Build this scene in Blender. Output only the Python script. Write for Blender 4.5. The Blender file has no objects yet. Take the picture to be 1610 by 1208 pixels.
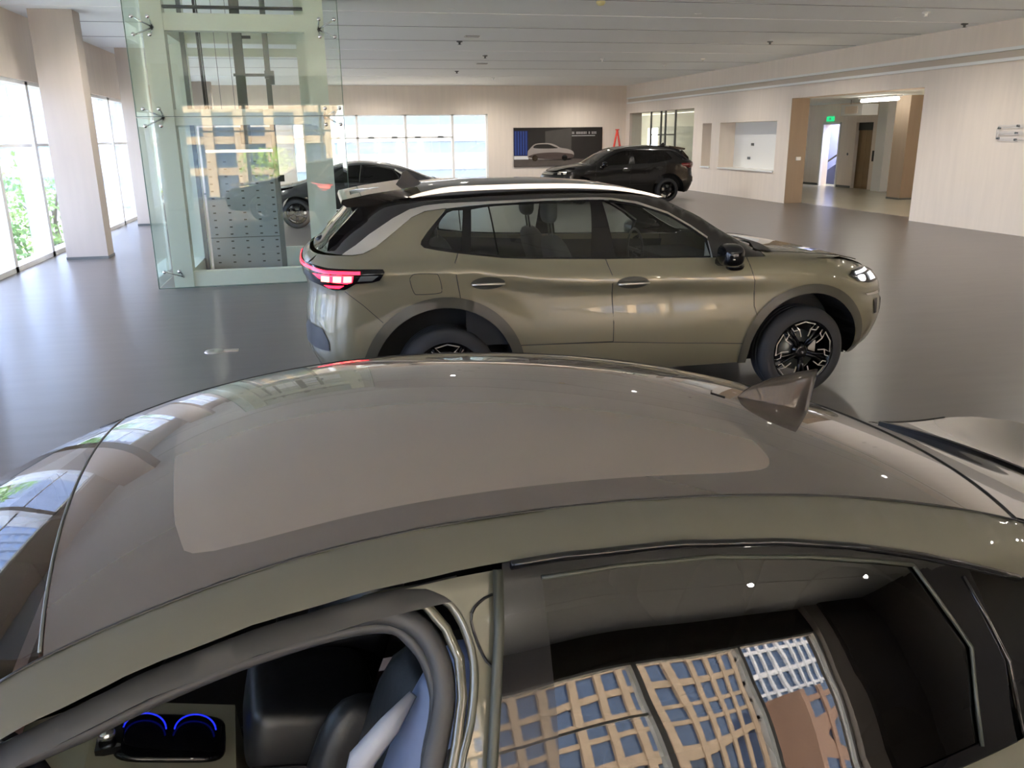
import bpy, math, random
import numpy as np
from mathutils import Vector, Matrix
from mathutils.geometry import delaunay_2d_cdt

# ------------------------------------------------------------------ camera, world, sun, exposure
SC = bpy.context.scene
COL = SC.collection
CAMH = 2.05
def _n(v):
    v = np.array(v, float); return v / np.linalg.norm(v)
F_PX = 1307.0                                    # focal length in pixels of the 1610 px wide frame
_D = _n((52, 4386, F_PX)); _Y = _n((-304, -386, F_PX)); _Y = _n(_Y - _D * (_Y @ _D)); _X = np.cross(_D, _Y)
if _X[0] < 0: _X = -_X
_R = np.array([_X, _Y, -_D])                     # world = R @ (right, down, forward)
cam_d = bpy.data.cameras.new('camera'); cam = bpy.data.objects.new('camera', cam_d); COL.objects.link(cam)
cam_d.sensor_width = 36; cam_d.lens = F_PX / 1610 * 36; cam_d.clip_start = 0.05; cam_d.clip_end = 600
_M = np.column_stack([_R[:, 0], -_R[:, 1], -_R[:, 2]])
cam.matrix_world = Matrix.Translation((0, 0, CAMH)) @ Matrix(_M.tolist()).to_4x4()
SC.camera = cam

SC.view_settings.view_transform = 'Standard'; SC.view_settings.look = 'None'
SC.view_settings.gamma = 1.0; SC.view_settings.use_curve_mapping = False
SC.view_settings.exposure = 3.05
SC.cycles.use_denoising = True
SC.cycles.max_bounces = 16; SC.cycles.diffuse_bounces = 7; SC.cycles.glossy_bounces = 6
SC.cycles.transparent_max_bounces = 24; SC.cycles.transmission_bounces = 8
SC.cycles.sample_clamp_indirect = 12.0
SC.cycles.caustics_reflective = False; SC.cycles.caustics_refractive = False
SC.cycles.blur_glossy = 0.3

W = bpy.data.worlds.new('sky'); SC.world = W; W.use_nodes = True
_nt = W.node_tree; _bg = _nt.nodes['Background']
_sky = _nt.nodes.new('ShaderNodeTexSky'); _sky.sky_type = 'NISHITA'; _sky.sun_disc = False
_sky.sun_elevation = math.radians(52); _sky.sun_rotation = math.radians(-30)
_sky.air_density = 1.0; _sky.dust_density = 3.0; _sky.ozone_density = 1.0
_mixw = _nt.nodes.new('ShaderNodeMix'); _mixw.data_type = 'RGBA'; _mixw.inputs[0].default_value = 0.55
_mixw.inputs[7].default_value = (7.5, 7.15, 6.7, 1)
_nt.links.new(_sky.outputs[0], _mixw.inputs[6]); _nt.links.new(_mixw.outputs[2], _bg.inputs[0])
_bg.inputs[1].default_value = 0.46
sun_d = bpy.data.lights.new('sun', 'SUN'); sun_d.energy = 3.2; sun_d.angle = math.radians(1.0); sun_d.color = (1.0, 0.90, 0.76)
sun = bpy.data.objects.new('sun', sun_d); COL.objects.link(sun)
_sd = Vector((-0.20, 0.62, 0.80)).normalized()   # direction towards the sun
sun.rotation_euler = _sd.to_track_quat('Z', 'Y').to_euler(); sun.location = (-20, 30, 40)

# ceiling downlights added to brighten the room (their housings are built with the ceiling)
FILL_LAMPS = [(x, y) for y in (-4.5, .5, 5.5, 10.5, 15.5, 20.5, 25.5, 30.5, 35.5) for x in (-2.6, 2.4, 7.0, 11.2) if not (-1 < y < 12 and x < 8)]
for _x, _y in FILL_LAMPS:
    _l = bpy.data.lights.new('fill_light', 'SPOT'); _l.energy = 48; _l.spot_size = math.radians(165); _l.spot_blend = 1.0; _l.shadow_soft_size = .06; _l.color = (1.0, .93, .83)
    _o = bpy.data.objects.new('fill_light', _l); COL.objects.link(_o); _o.location = (_x, _y, 4.14)
def portal(name, loc, sx, sy, normal):
    l = bpy.data.lights.new(name, 'AREA'); l.shape = 'RECTANGLE'; l.size = sx; l.size_y = sy
    l.cycles.is_portal = True
    o = bpy.data.objects.new(name, l); COL.objects.link(o); o.location = loc
    o.rotation_euler = Vector(normal).to_track_quat('-Z', 'Z').to_euler()
portal('window_daylight', (-5.3, 15.3, 1.6), 44.4, 3.1, (1, 0, 0))
portal('window_daylight', (3.2, 38.0, 1.5), 8.4, 3.0, (0, -1, 0))
portal('window_daylight', (2.8, -7.42, 1.62), 15.6, 3.25, (0, 1, 0))

# ------------------------------------------------------------------ materials
def lin(c):
    if isinstance(c, str):
        c = tuple(int(c[i:i + 2], 16) / 255 for i in (0, 2, 4))
        return tuple(x / 12.92 if x <= 0.04045 else ((x + 0.055) / 1.055) ** 2.4 for x in c)
    return c
def mat(name, c, rough=0.5, metal=0.0, coat=0.0, var=0.0, scale=3.0, bump=0.0, stretch=None, emit=None, es=0.0, spec=0.5, detail=4):
    m = bpy.data.materials.new(name); m.use_nodes = True
    nt = m.node_tree; b = nt.nodes['Principled BSDF']
    c = lin(c)
    b.inputs['Base Color'].default_value = (*c, 1); b.inputs['Roughness'].default_value = rough
    b.inputs['Metallic'].default_value = metal; b.inputs['Coat Weight'].default_value = coat
    b.inputs['Coat Roughness'].default_value = 0.02; b.inputs['Specular IOR Level'].default_value = spec
    if emit is not None:
        b.inputs['Emission Color'].default_value = (*lin(emit), 1); b.inputs['Emission Strength'].default_value = es
    if var or bump:
        tc = nt.nodes.new('ShaderNodeTexCoord'); mp = nt.nodes.new('ShaderNodeMapping')
        if stretch: mp.inputs['Scale'].default_value = stretch
        nz = nt.nodes.new('ShaderNodeTexNoise'); nz.inputs['Scale'].default_value = scale; nz.inputs['Detail'].default_value = detail
        nt.links.new(tc.outputs['Object'], mp.inputs[0]); nt.links.new(mp.outputs[0], nz.inputs['Vector'])
        if var:
            r = nt.nodes.new('ShaderNodeValToRGB')
            r.color_ramp.elements[0].color = (*[x * (1 - var) for x in c], 1); r.color_ramp.elements[0].position = 0.3
            r.color_ramp.elements[1].color = (*[min(1, x * (1 + var)) for x in c], 1); r.color_ramp.elements[1].position = 0.7
            nt.links.new(nz.outputs['Fac'], r.inputs[0]); nt.links.new(r.outputs[0], b.inputs['Base Color'])
        if bump:
            bp = nt.nodes.new('ShaderNodeBump'); bp.inputs['Strength'].default_value = bump; bp.inputs['Distance'].default_value = 0.01
            nt.links.new(nz.outputs['Fac'], bp.inputs['Height']); nt.links.new(bp.outputs[0], b.inputs['Normal'])
    return m
def glass(name, tint, ior=1.5, rough=0.0, refl=1.0):
    # the same reflectance from either side of the sheet
    m = bpy.data.materials.new(name); m.use_nodes = True; nt = m.node_tree; nt.nodes.clear()
    o = nt.nodes.new('ShaderNodeOutputMaterial'); mx = nt.nodes.new('ShaderNodeMixShader')
    fr = nt.nodes.new('ShaderNodeFresnel'); fr.inputs[0].default_value = ior
    ge = nt.nodes.new('ShaderNodeNewGeometry'); mi_ = nt.nodes.new('ShaderNodeMix'); mi_.inputs[2].default_value = ior; mi_.inputs[3].default_value = 1 / ior
    nt.links.new(ge.outputs['Backfacing'], mi_.inputs[0]); nt.links.new(mi_.outputs[0], fr.inputs[0])
    t = nt.nodes.new('ShaderNodeBsdfTransparent'); t.inputs[0].default_value = (*tint, 1)
    g = nt.nodes.new('ShaderNodeBsdfGlossy'); g.inputs['Roughness'].default_value = rough; g.inputs[0].default_value = (refl, refl, refl, 1)
    nt.links.new(fr.outputs[0], mx.inputs[0]); nt.links.new(t.outputs[0], mx.inputs[1]); nt.links.new(g.outputs[0], mx.inputs[2])
    nt.links.new(mx.outputs[0], o.inputs[0])
    return m
MT = dict(
    wall=mat('beige_wall', 'E4D8CB', 0.8, var=0.03, scale=1.2, stretch=(6, 6, 0.6)),
    pier=mat('beige_pillar_panel', 'C0B4A9', 0.6, var=0.03, scale=1.5, stretch=(5, 5, .5)),
    ceil=mat('ceiling_paint', 'EEF2F2', 0.8),
    strip=mat('ceiling_joint', '8A8C90', 0.7), stripw=mat('ceiling_light_joint', 'F2F2F2', 0.5),
    floor=mat('grey_vinyl_floor', '5C5754', 0.30, var=0.10, scale=2.2, stretch=(0.5, 3.0, 1), detail=6),
    tile=mat('lobby_tile', 'B5B1A2', 0.18, var=0.04, scale=2),
    white=mat('white_paint', 'E9E9E6', 0.5), frame=mat('white_window_frame', 'ECEBE8', 0.4),
    steel=mat('shaft_steel_paint', 'D9DCCF', 0.45), greym=mat('grey_metal', '6B6E6C', 0.4, 0.6), dgrey=mat('dark_grey_metal', '33352E', 0.5, .3),
    panel=mat('grey_landing_panel', '92989A', 0.45, 0.3), chrome=mat('chrome', 'D8D8D6', 0.12, 1.0), alu=mat('satin_aluminium', 'CFCBC4', 0.30, 1.0),
    green=glass('green_tint_glass', (0.945, 0.98, 0.955), 1.45), clear=glass('clear_window_glass', (0.97, 0.965, 0.95), 1.45),
    dim_left=glass('dimmed_left_glass', (0.52, 0.58, 0.70), 1.45), dim=glass('dimmed_back_glass', (0.42, 0.43, 0.44), 1.45),  # darkening tints added to cut the window daylight, the left one also cooler
    fin=mat('aerial_brown_gloss', '1E1A17', .4, coat=.3, spec=.2),
    disc=mat('fill_lamp_disc', 'FFF4E0', .4, emit='FFE8C8', es=6.0),  # glowing face of the added ceiling fill lights
    charc=mat('charcoal_reflected_wall', '59524C', .6, var=.05, scale=1.5),  # dark tone set for what the near car's glass reflects
    slot=mat('air_slot', 'C4B8A8', .7),
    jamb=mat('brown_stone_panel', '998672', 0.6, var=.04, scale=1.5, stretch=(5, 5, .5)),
    edge=mat('glass_edge', '4E6A5C', 0.3),
    carglass=glass('tinted_car_glass', (0.60, 0.66, 0.64), 1.48), darkglass=glass('privacy_car_glass', (0.022, 0.023, 0.026), 1.48),
    wsglass=glass('windscreen_glass', (0.40, 0.45, 0.43), 1.6),
    lampglass=glass('lamp_lens_glass', (0.85, 0.85, 0.85), 1.5),
    black=mat('black_plastic', '0B0B0C', 0.45), gloss=mat('gloss_black', '08080A', 0.2, coat=.5, spec=.1), rubber=mat('rubber', '17181A', 0.7),
    seal=mat('weather_seal_rubber', '292A2D', 0.6), tyre=mat('tyre_rubber', '232427', 0.75),
    well=mat('wheel_well_plastic', '08090A', 0.6),
    red=mat('lit_red_lamp', 'C01020', 0.3, emit='FF1428', es=1.6), redbox=mat('lit_red_block', 'E04030', 0.3, emit='FF5540', es=2.6),
    redoff=mat('red_lens', '5A0A10', 0.15, coat=1), white_led=mat('headlamp_led', 'FFFFFF', 0.2, emit='F4F6FF', es=.22),
    redlad=mat('red_ladder_paint', 'D84A3C', 0.5),
    leather=mat('black_leather', '101114', 0.45, var=.1, scale=40, bump=.1), bluegrey=mat('blue_grey_leather', '5E6A88', 0.5, var=.06, scale=30),
    lightstripe=mat('pale_grey_leather', '9A9CA6', 0.5), seatgrey=mat('grey_seat_cloth', '3E403F', 0.8, var=.1, scale=30), console=mat('console_grey_trim', '8A8878', 0.35, 0.0),
    pink=mat('rosewood_trim', 'A07C7C', 0.35), blue=mat('blue_ambient_light', '1020A0', .3, emit='2030FF', es=.10), knob=mat('silver_knob', 'E0E0E0', .2, .9),
    card=mat('white_card', 'DADADA', 0.7), liner=mat('roof_liner', '3A3937', .9), skin_in=mat('car_inner_trim', '17181A', 0.8),
    bronze=mat('lift_door_bronze', '8B7658', 0.28, 0.85, var=.08, scale=3, stretch=(1, 6, 1)), signgreen=mat('exit_sign_green', '0C5C38', .4, emit='0C7A48', es=.5),
    blueroom=mat('blue_grey_stair_wall', '8A92B4', .8), darkblue=mat('dark_blue_stair', '3E4668', .6), lamp=mat('tube_lamp', 'FFFFFF', .5, emit='FFFBF0', es=2.5),
    pos_dark=mat('poster_charcoal', '24211F', .35, var=.25, scale=.7), pos_grey=mat('poster_grey', '4A4744', .35, var=.12, scale=1), pos_blue=mat('poster_blue', '1B2A60', .35),
    pos_blue2=mat('poster_bright_blue', '34509C', .35), pos_car=mat('poster_car_silver', '9C948E', .35), pos_carb=mat('poster_car_shade', '4C403C', .35), pos_txt=mat('poster_text', 'D8D8D8', .4), pos_floor=mat('poster_floor', '58504B', .35, var=.1, scale=3),
)
def paint(name, c, met=0.35, rough=0.38, coat=1.0):
    return mat(name, c, rough, met, coat=coat, spec=.15)
PAINT = paint('olive_grey_paint', '77735F')
PAINT_N = paint('olive_paint', '525146', .3)
FLARE = paint('dark_olive_paint', '4E4D44')
BLK = paint('black_paint', '020203', 0.0, .4, .5); DKG = paint('graphite_paint', '2C2D30', .5, .35)
ROOFB = mat('roof_black_gloss', '1A1715', 0.10, coat=1.0, spec=.2); SUNR = mat('sunroof_glass', '70675F', 0.25, coat=1.0, spec=.2); PANO = mat('roof_glass_surround', '4A433E', 0.25, coat=1.0, spec=.2)

# ------------------------------------------------------------------ mesh helpers
class Acc:
    """collects faces for ONE mesh; corner normals of patches are kept, others are flat or smooth"""
    def __init__(s): s.v = []; s.f = []; s.n = []; s.m = []; s.s = []
    def add(s, vs, fs, ns=None, mi=0, smooth=False):
        o = len(s.v); s.v += [tuple(map(float, p)) for p in vs]
        for f in fs:
            s.f.append([i + o for i in f]); s.m.append(mi); s.s.append(smooth or ns is not None)
            s.n += [tuple(map(float, ns[i])) for i in f] if ns is not None else [(0, 0, 0)] * len(f)
        return s
    def box(s, x0, x1, y0, y1, z0, z1, mi=0, M=None):
        vs = [(x, y, z) for x in (x0, x1) for y in (y0, y1) for z in (z0, z1)]
        if M is not None: vs = [tuple(M @ Vector(p)) for p in vs]
        return s.add(vs, [(0, 1, 3, 2), (4, 6, 7, 5), (0, 4, 5, 1), (2, 3, 7, 6), (0, 2, 6, 4), (1, 5, 7, 3)], mi=mi)
    def prism(s, poly, a0, a1, axis='y', mi=0):
        """2D polygon extruded along an axis; poly is (x,z) for y, (x,y) for z, (y,z) for x"""
        def P(p, a): return {'y': (p[0], a, p[1]), 'z': (p[0], p[1], a), 'x': (a, p[0], p[1])}[axis]
        n = len(poly); ar = sum(poly[i][0] * poly[(i + 1) % n][1] - poly[(i + 1) % n][0] * poly[i][1] for i in range(n))
        if ar < 0: poly = poly[::-1]
        if axis == 'y': poly = poly[::-1]
        vs = [P(p, a0) for p in poly] + [P(p, a1) for p in poly]
        fs = [tuple(range(n))[::-1], tuple(range(n, 2 * n))] + [(i, (i + 1) % n, n + (i + 1) % n, n + i) for i in range(n)]
        if a1 < a0: fs = [f[::-1] for f in fs]
        return s.add(vs, fs, mi=mi)
    def tube(s, pts, r, k=6, mi=0, closed=False, cap=True, flat=None):
        pts = [Vector(p) for p in pts]; n = len(pts); vs = []; up = Vector((0, 0, 1))
        rr = r if hasattr(r, '__len__') else [r] * n
        for i, p in enumerate(pts):
            if closed: t = pts[(i + 1) % n] - pts[i - 1]
            else: t = pts[min(i + 1, n - 1)] - pts[max(i - 1, 0)]
            t.normalize(); a = t.cross(up)
            if a.length < 0.05: a = t.cross(Vector((0, 1, 0)))
            a.normalize(); b = t.cross(a)
            fl = flat if flat else 1.0
            for j in range(k):
                th = 2 * math.pi * j / k + math.pi / k; vs.append(p + a * (rr[i] * math.cos(th)) + b * (rr[i] * fl * math.sin(th)))
        fs = []
        for i in range(n if closed else n - 1):
            for j in range(k):
                a_, b_ = i * k, ((i + 1) % n) * k
                fs.append((a_ + j, a_ + (j + 1) % k, b_ + (j + 1) % k, b_ + j))
        if not closed and cap: fs += [tuple(range(k))[::-1], tuple(range((n - 1) * k, n * k))]
        return s.add(vs, fs, mi=mi, smooth=k > 4)
    def lathe(s, prof, c, axis='y', n=40, mi=0):
        vs = []; m = len(prof)
        for i in range(n):
            th = 2 * math.pi * i / n; ca, sa = math.cos(th), math.sin(th)
            for a, r in prof:
                p = {'y': (r * ca, a, r * sa), 'z': (r * ca, r * sa, a), 'x': (a, r * ca, r * sa)}[axis]
                vs.append((p[0] + c[0], p[1] + c[1], p[2] + c[2]))
        fs = [(i * m + j, i * m + j + 1, ((i + 1) % n) * m + j + 1, ((i + 1) % n) * m + j) for i in range(n) for j in range(m - 1)]
        return s.add(vs, fs, mi=mi, smooth=True)
    def ball(s, c, rx, ry, rz, n=16, m=10, mi=0, p=2.0, M=None):
        """superellipsoid lump: p = 2 round, larger = boxier"""
        vs = []
        sg = lambda v: math.copysign(abs(v) ** (2 / p), v)
        for i in range(m + 1):
            ph = -math.pi / 2 + math.pi * i / m
            for j in range(n):
                th = 2 * math.pi * j / n
                q = Vector((rx * sg(math.cos(ph)) * sg(math.cos(th)), ry * sg(math.cos(ph)) * sg(math.sin(th)), rz * sg(math.sin(ph))))
                if M is not None: q = M @ q
                vs.append((c[0] + q[0], c[1] + q[1], c[2] + q[2]))
        fs = [(i * n + j, i * n + (j + 1) % n, (i + 1) * n + (j + 1) % n, (i + 1) * n + j) for i in range(m) for j in range(n)]
        return s.add(vs, fs, mi=mi, smooth=True)
    def build(s, name, mats, parent=None, **props):
        me = bpy.data.meshes.new(name); me.from_pydata(s.v, [], s.f)
        if not isinstance(mats, (list, tuple)): mats = [mats]
        for m_ in mats: me.materials.append(m_)
        me.polygons.foreach_set('material_index', s.m); me.polygons.foreach_set('use_smooth', s.s)
        if any(n != (0, 0, 0) for n in s.n): me.normals_split_custom_set(s.n)
        me.update()
        o = bpy.data.objects.new(name, me); COL.objects.link(o)
        if parent is not None: o.parent = parent
        for k, v in props.items(): o[k] = v
        return o
def thing(name, label, cat, loc=(0, 0, 0), rz=0.0, group=None):
    o = bpy.data.objects.new(name, None); COL.objects.link(o); o.location = loc; o.rotation_euler = (0, 0, rz)
    o.empty_display_size = 0.2; o['label'] = label; o['category'] = cat
    if group: o['group'] = group
    return o
def tag(o, label, cat, group=None):
    o['label'] = label; o['category'] = cat
    if group: o['group'] = group
    return o
def S_(acc, name, m): return acc.build(name, m, kind='structure')

# ------------------------------------------------------------------ smooth curves and car surfaces
def pchip(x, y, q):
    x = np.asarray(x, float); y = np.asarray(y, float); q = np.clip(q, x[0], x[-1]); h = np.diff(x); d = np.diff(y) / h; m = np.zeros_like(y)
    for i in range(1, len(x) - 1):
        if d[i - 1] * d[i] > 0:
            w1 = 2 * h[i] + h[i - 1]; w2 = h[i] + 2 * h[i - 1]; m[i] = (w1 + w2) / (w1 / d[i - 1] + w2 / d[i])
    m[0] = d[0]; m[-1] = d[-1]
    k = np.clip(np.searchsorted(x, q) - 1, 0, len(h) - 1); t = (q - x[k]) / h[k]
    return (1 + 2 * t) * (1 - t) ** 2 * y[k] + t * (1 - t) ** 2 * h[k] * m[k] + t * t * (3 - 2 * t) * y[k + 1] + t * t * (t - 1) * h[k] * m[k + 1]
def cr(pts, n=5, closed=False):
    P = [np.array(p, float) for p in pts]; N = len(P); out = []
    for i in range(N if closed else N - 1):
        if closed: a, b, c, d = P[i - 1], P[i], P[(i + 1) % N], P[(i + 2) % N]
        else: a, b, c, d = P[max(i - 1, 0)], P[i], P[i + 1], P[min(i + 2, N - 1)]
        for j in range(n):
            t = j / n
            out.append(tuple(0.5 * ((2 * b) + (c - a) * t + (2 * a - 5 * b + 4 * c - d) * t * t + (-a + 3 * b - 3 * c + d) * t ** 3)))
    if not closed: out.append(tuple(P[-1]))
    return out
def arc(cx, cz, r, a0, a1, n=16, rz=None):
    rz = rz or r
    return [(cx + r * math.cos(math.radians(a0 + (a1 - a0) * i / n)), cz + rz * math.sin(math.radians(a0 + (a1 - a0) * i / n))) for i in range(n + 1)]
class Grid:
    def __init__(s, x0, x1, dx, y0, y1, dy, fn):
        s.x0, s.dx, s.y0, s.dy = x0, dx, y0, dy
        s.xs = x0 + dx * np.arange(int(round((x1 - x0) / dx)) + 1); s.ys = y0 + dy * np.arange(int(round((y1 - y0) / dy)) + 1)
        s.g = fn(s.xs, s.ys)
    def __call__(s, x, y):
        x = np.atleast_1d(x).astype(float); y = np.atleast_1d(y).astype(float)
        u = (x - s.x0) / s.dx; v = (y - s.y0) / s.dy
        i = np.clip(np.floor(u).astype(int), 1, len(s.xs) - 3); j = np.clip(np.floor(v).astype(int), 1, len(s.ys) - 3)
        tu = np.clip(u - i, -1, 2); tv = np.clip(v - j, -1, 2)
        def w(t): return [0.5 * (-t + 2 * t * t - t ** 3), 0.5 * (2 - 5 * t * t + 3 * t ** 3), 0.5 * (t + 4 * t * t - 3 * t ** 3), 0.5 * (-t * t + t ** 3)]
        wu, wv = w(tu), w(tv); r = 0
        for a in range(4):
            for b in range(4): r = r + wu[a] * wv[b] * s.g[i + a - 1, j + b - 1]
        return r
class Body:
    """car skin: half width S(x,z), top height T(x,y); ends closed by a superelliptic plan taper"""
    def __init__(s, secs, lo, hi, Llo, Lhi, nlo, nhi, shift, topfn=None, beltkey=5):
        kx = sorted(secs); K = np.array([secs[x] for x in kx], float); s.shift = shift
        s.lo = np.array(lo, float); s.hi = np.array(hi, float); s.Llo, s.Lhi, s.nlo, s.nhi = Llo, Lhi, nlo, nhi
        s.kx, s.K = kx, K
        def sec(x):
            k = np.array([[pchip(kx, K[:, i, c], np.array([x]))[0] for c in (0, 1)] for i in range(K.shape[1])])
            t = np.r_[0, np.cumsum(np.hypot(*np.diff(k, axis=0).T) + 1e-5)]; q = np.linspace(0, t[-1], 240)
            return pchip(t, k[:, 0], q), np.maximum.accumulate(pchip(t, k[:, 1], q))
        cache = {}
        def gs(xs, zs):
            g = np.zeros((len(xs), len(zs)))
            for i, x in enumerate(xs):
                y, z = sec(x); cache[round(float(x), 3)] = (y, z)
                g[i] = np.interp(zs, z + np.arange(240) * 1e-7, y)
            return g
        s.gS = Grid(kx[0], kx[-1], 0.05, 0.15, 1.85, 0.0125, gs)
        if topfn is None:
            def gt(xs, ys):
                g = np.zeros((len(xs), len(ys)))
                for i, x in enumerate(xs):
                    y, z = sec(x); j = np.argmax(y)
                    y, z = y[j:], z[j:]
                    g[i] = np.interp(np.abs(ys), y[::-1] + np.arange(len(y)) * 1e-7, z[::-1])
                return g
            s.gT = Grid(kx[0], kx[-1], 0.05, -1.0, 1.0, 0.04, gt)
        else: s.gT = topfn
    def tap(s, x, z):
        x = np.atleast_1d(x).astype(float); z = np.atleast_1d(z).astype(float)
        el = pchip(s.lo[:, 0], s.lo[:, 1], z); eh = pchip(s.hi[:, 0], s.hi[:, 1], z)
        t = np.clip((el + s.Llo - x) / s.Llo, 0, 1); f = (1 - t ** s.nlo) ** (1 / s.nlo)
        t = np.clip((x - eh + s.Lhi) / s.Lhi, 0, 1); return f * (1 - t ** s.nhi) ** (1 / s.nhi)
    def S(s, x, z): return s.gS(x, z) * s.tap(x, z)
    def T(s, x, y):
        z = s.gT(x, y)
        for _ in range(2): z = s.gT(x, np.clip(np.abs(y) / np.maximum(s.tap(x, z), .3), 0, .98))
        return z
    def E(s, y, z, end):
        y = np.abs(np.atleast_1d(y).astype(float)); z = np.atleast_1d(z).astype(float)
        if end == 'lo': b = pchip(s.lo[:, 0], s.lo[:, 1], z); a = b + s.Llo
        else: b = pchip(s.hi[:, 0], s.hi[:, 1], z); a = b - s.Lhi
        for _ in range(26):
            m = (a + b) / 2; ins = s.S(m, z) > y
            a = np.where(ins, m, a); b = np.where(ins, b, m)
        return (a + b) / 2
    def map(s, kind, P, off=0.0):
        """P (n,2) -> positions, outward normals on the -y side"""
        u, v = P[:, 0], P[:, 1]; e = 0.012
        if kind == 'side':
            y = s.S(u, v); sx = (s.S(u + e, v) - s.S(u - e, v)) / (2 * e); sz = (s.S(u, v + e) - s.S(u, v - e)) / (2 * e)
            p = np.c_[u - s.shift, -y, v]; n = np.c_[-sx, -np.ones_like(sx), -sz]
        elif kind == 'top':
            z = s.T(u, v); tx = (s.T(u + e, v) - s.T(u - e, v)) / (2 * e); ty = (s.T(u, v + e) - s.T(u, v - e)) / (2 * e)
            p = np.c_[u - s.shift, v, z]; n = np.c_[-tx, -ty, np.ones_like(tx)]
        else:
            x = s.E(u, v, kind); ey = (s.E(u + e, v, kind) - s.E(u - e, v, kind)) / (2 * e); ez = (s.E(u, v + e, kind) - s.E(u, v - e, kind)) / (2 * e)
            p = np.c_[x - s.shift, u, v]; g = 1 if kind == 'hi' else -1
            n = np.c_[np.ones_like(x), -ey, -ez] * g
        n /= np.linalg.norm(n, axis=1)[:, None]
        return p + n * off, n
def inpoly(P, poly):
    poly = np.asarray(poly); x, y = P[:, 0], P[:, 1]; ins = np.zeros(len(P), bool); j = len(poly) - 1
    for i in range(len(poly)):
        xi, yi = poly[i]; xj, yj = poly[j]
        c = ((yi > y) != (yj > y)) & (x < (xj - xi) * (y - yi) / (yj - yi + 1e-15) + xi); ins ^= c; j = i
    return ins
def dens(poly, h):
    out = []; n = len(poly)
    for i in range(n):
        a = np.array(poly[i], float); b = np.array(poly[(i + 1) % n], float); L = np.hypot(*(b - a))
        if L < 1e-4: continue
        k = max(1, int(math.ceil(L / h)))
        out += [tuple(a + (b - a) * t / k) for t in range(k)]
    return out
def tess(poly, h, holes=()):
    loops = [dens(poly, h)] + [dens(q, h) for q in holes]
    pts = [p for l in loops for p in l]; edges = []; o = 0
    for l in loops: edges += [(o + i, o + (i + 1) % len(l)) for i in range(len(l))]; o += len(l)
    A = np.array(loops[0]); x0, y0 = A.min(0); x1, y1 = A.max(0)
    nx = int((x1 - x0) / h) + 1; ny = int((y1 - y0) / (h * .87)) + 1
    G = np.array([(x0 + (i + .5 * (j & 1)) * h, y0 + j * h * .87) for j in range(ny + 1) for i in range(nx + 1)])
    if len(G):
        ok = inpoly(G, loops[0])
        for q in loops[1:]: ok &= ~inpoly(G, q)
        G = G[ok]; E_ = np.array(pts)
        if len(G):
            keep = np.ones(len(G), bool)
            for k in range(0, len(G), 2000):
                d = np.min(np.hypot(G[k:k + 2000, None, 0] - E_[None, :, 0], G[k:k + 2000, None, 1] - E_[None, :, 1]), axis=1)
                keep[k:k + 2000] = d > 0.55 * h
            G = G[keep]
        pts += [tuple(g) for g in G]
    r = delaunay_2d_cdt([Vector(p) for p in pts], edges, [], 0, 1e-7)
    V = np.array([tuple(p) for p in r[0]]); Fc = np.array([f for f in r[2] if len(f) == 3])
    C = V[Fc].mean(1); ok = inpoly(C, loops[0])
    for q in loops[1:]: ok &= ~inpoly(C, q)
    Fc = Fc[ok]
    a, b, c = V[Fc[:, 0]], V[Fc[:, 1]], V[Fc[:, 2]]
    area = (b[:, 0] - a[:, 0]) * (c[:, 1] - a[:, 1]) - (b[:, 1] - a[:, 1]) * (c[:, 0] - a[:, 0])
    Fc = Fc[np.abs(area) > 1e-9]; area = area[np.abs(area) > 1e-9]
    Fc = np.where(area[:, None] > 0, Fc, Fc[:, ::-1])
    return V, Fc
def patch(acc, body, kind, poly, h=0.04, off=0.0, holes=(), mi=0, sides=(-1, 1), inward=False):
    V, Fc = tess(poly, h, holes)
    P, N = body.map(kind, V, off)
    if kind == 'side': ccw = True       # (x,z) ccw seen from -y is outward
    elif kind == 'top': ccw = True
    elif kind == 'hi': ccw = True
    else: ccw = False
    F_ = Fc if ccw else Fc[:, ::-1]
    if kind == 'side':
        for s_ in sides:
            Q = P * [1, -s_, 1]; M_ = N * [1, -s_, 1]
            f = F_ if s_ == -1 else F_[:, ::-1]
            if inward: f = f[:, ::-1]; M_ = -M_
            acc.add(Q, f.tolist(), M_, mi)
    else:
        if inward: F_ = F_[:, ::-1]; N = -N
        acc.add(P, F_.tolist(), N, mi)
    return acc
def seam(acc, body, kind, line, r=0.004, off=0.0, mi=0, sides=(-1, 1), k=4, h=0.06, flat=None):
    L = [line[0]]
    for a, b in zip(line[:-1], line[1:]):
        n = max(1, int(math.hypot(b[0] - a[0], b[1] - a[1]) / h)); L += [(a[0] + (b[0] - a[0]) * t / n, a[1] + (b[1] - a[1]) * t / n) for t in range(1, n + 1)]
    P, _ = body.map(kind, np.array(L), off)
    for s_ in (sides if kind == 'side' else (-1,)):
        acc.tube([tuple(p * [1, -s_, 1]) if kind == 'side' else tuple(p) for p in P], r, k, mi=mi, flat=flat)
    return acc

def both(name, mats, fn, parent):
    for s_ in (-1, 1):
        a = Acc(); fn(a, (s_,)); a.build(name, mats, parent)

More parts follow.
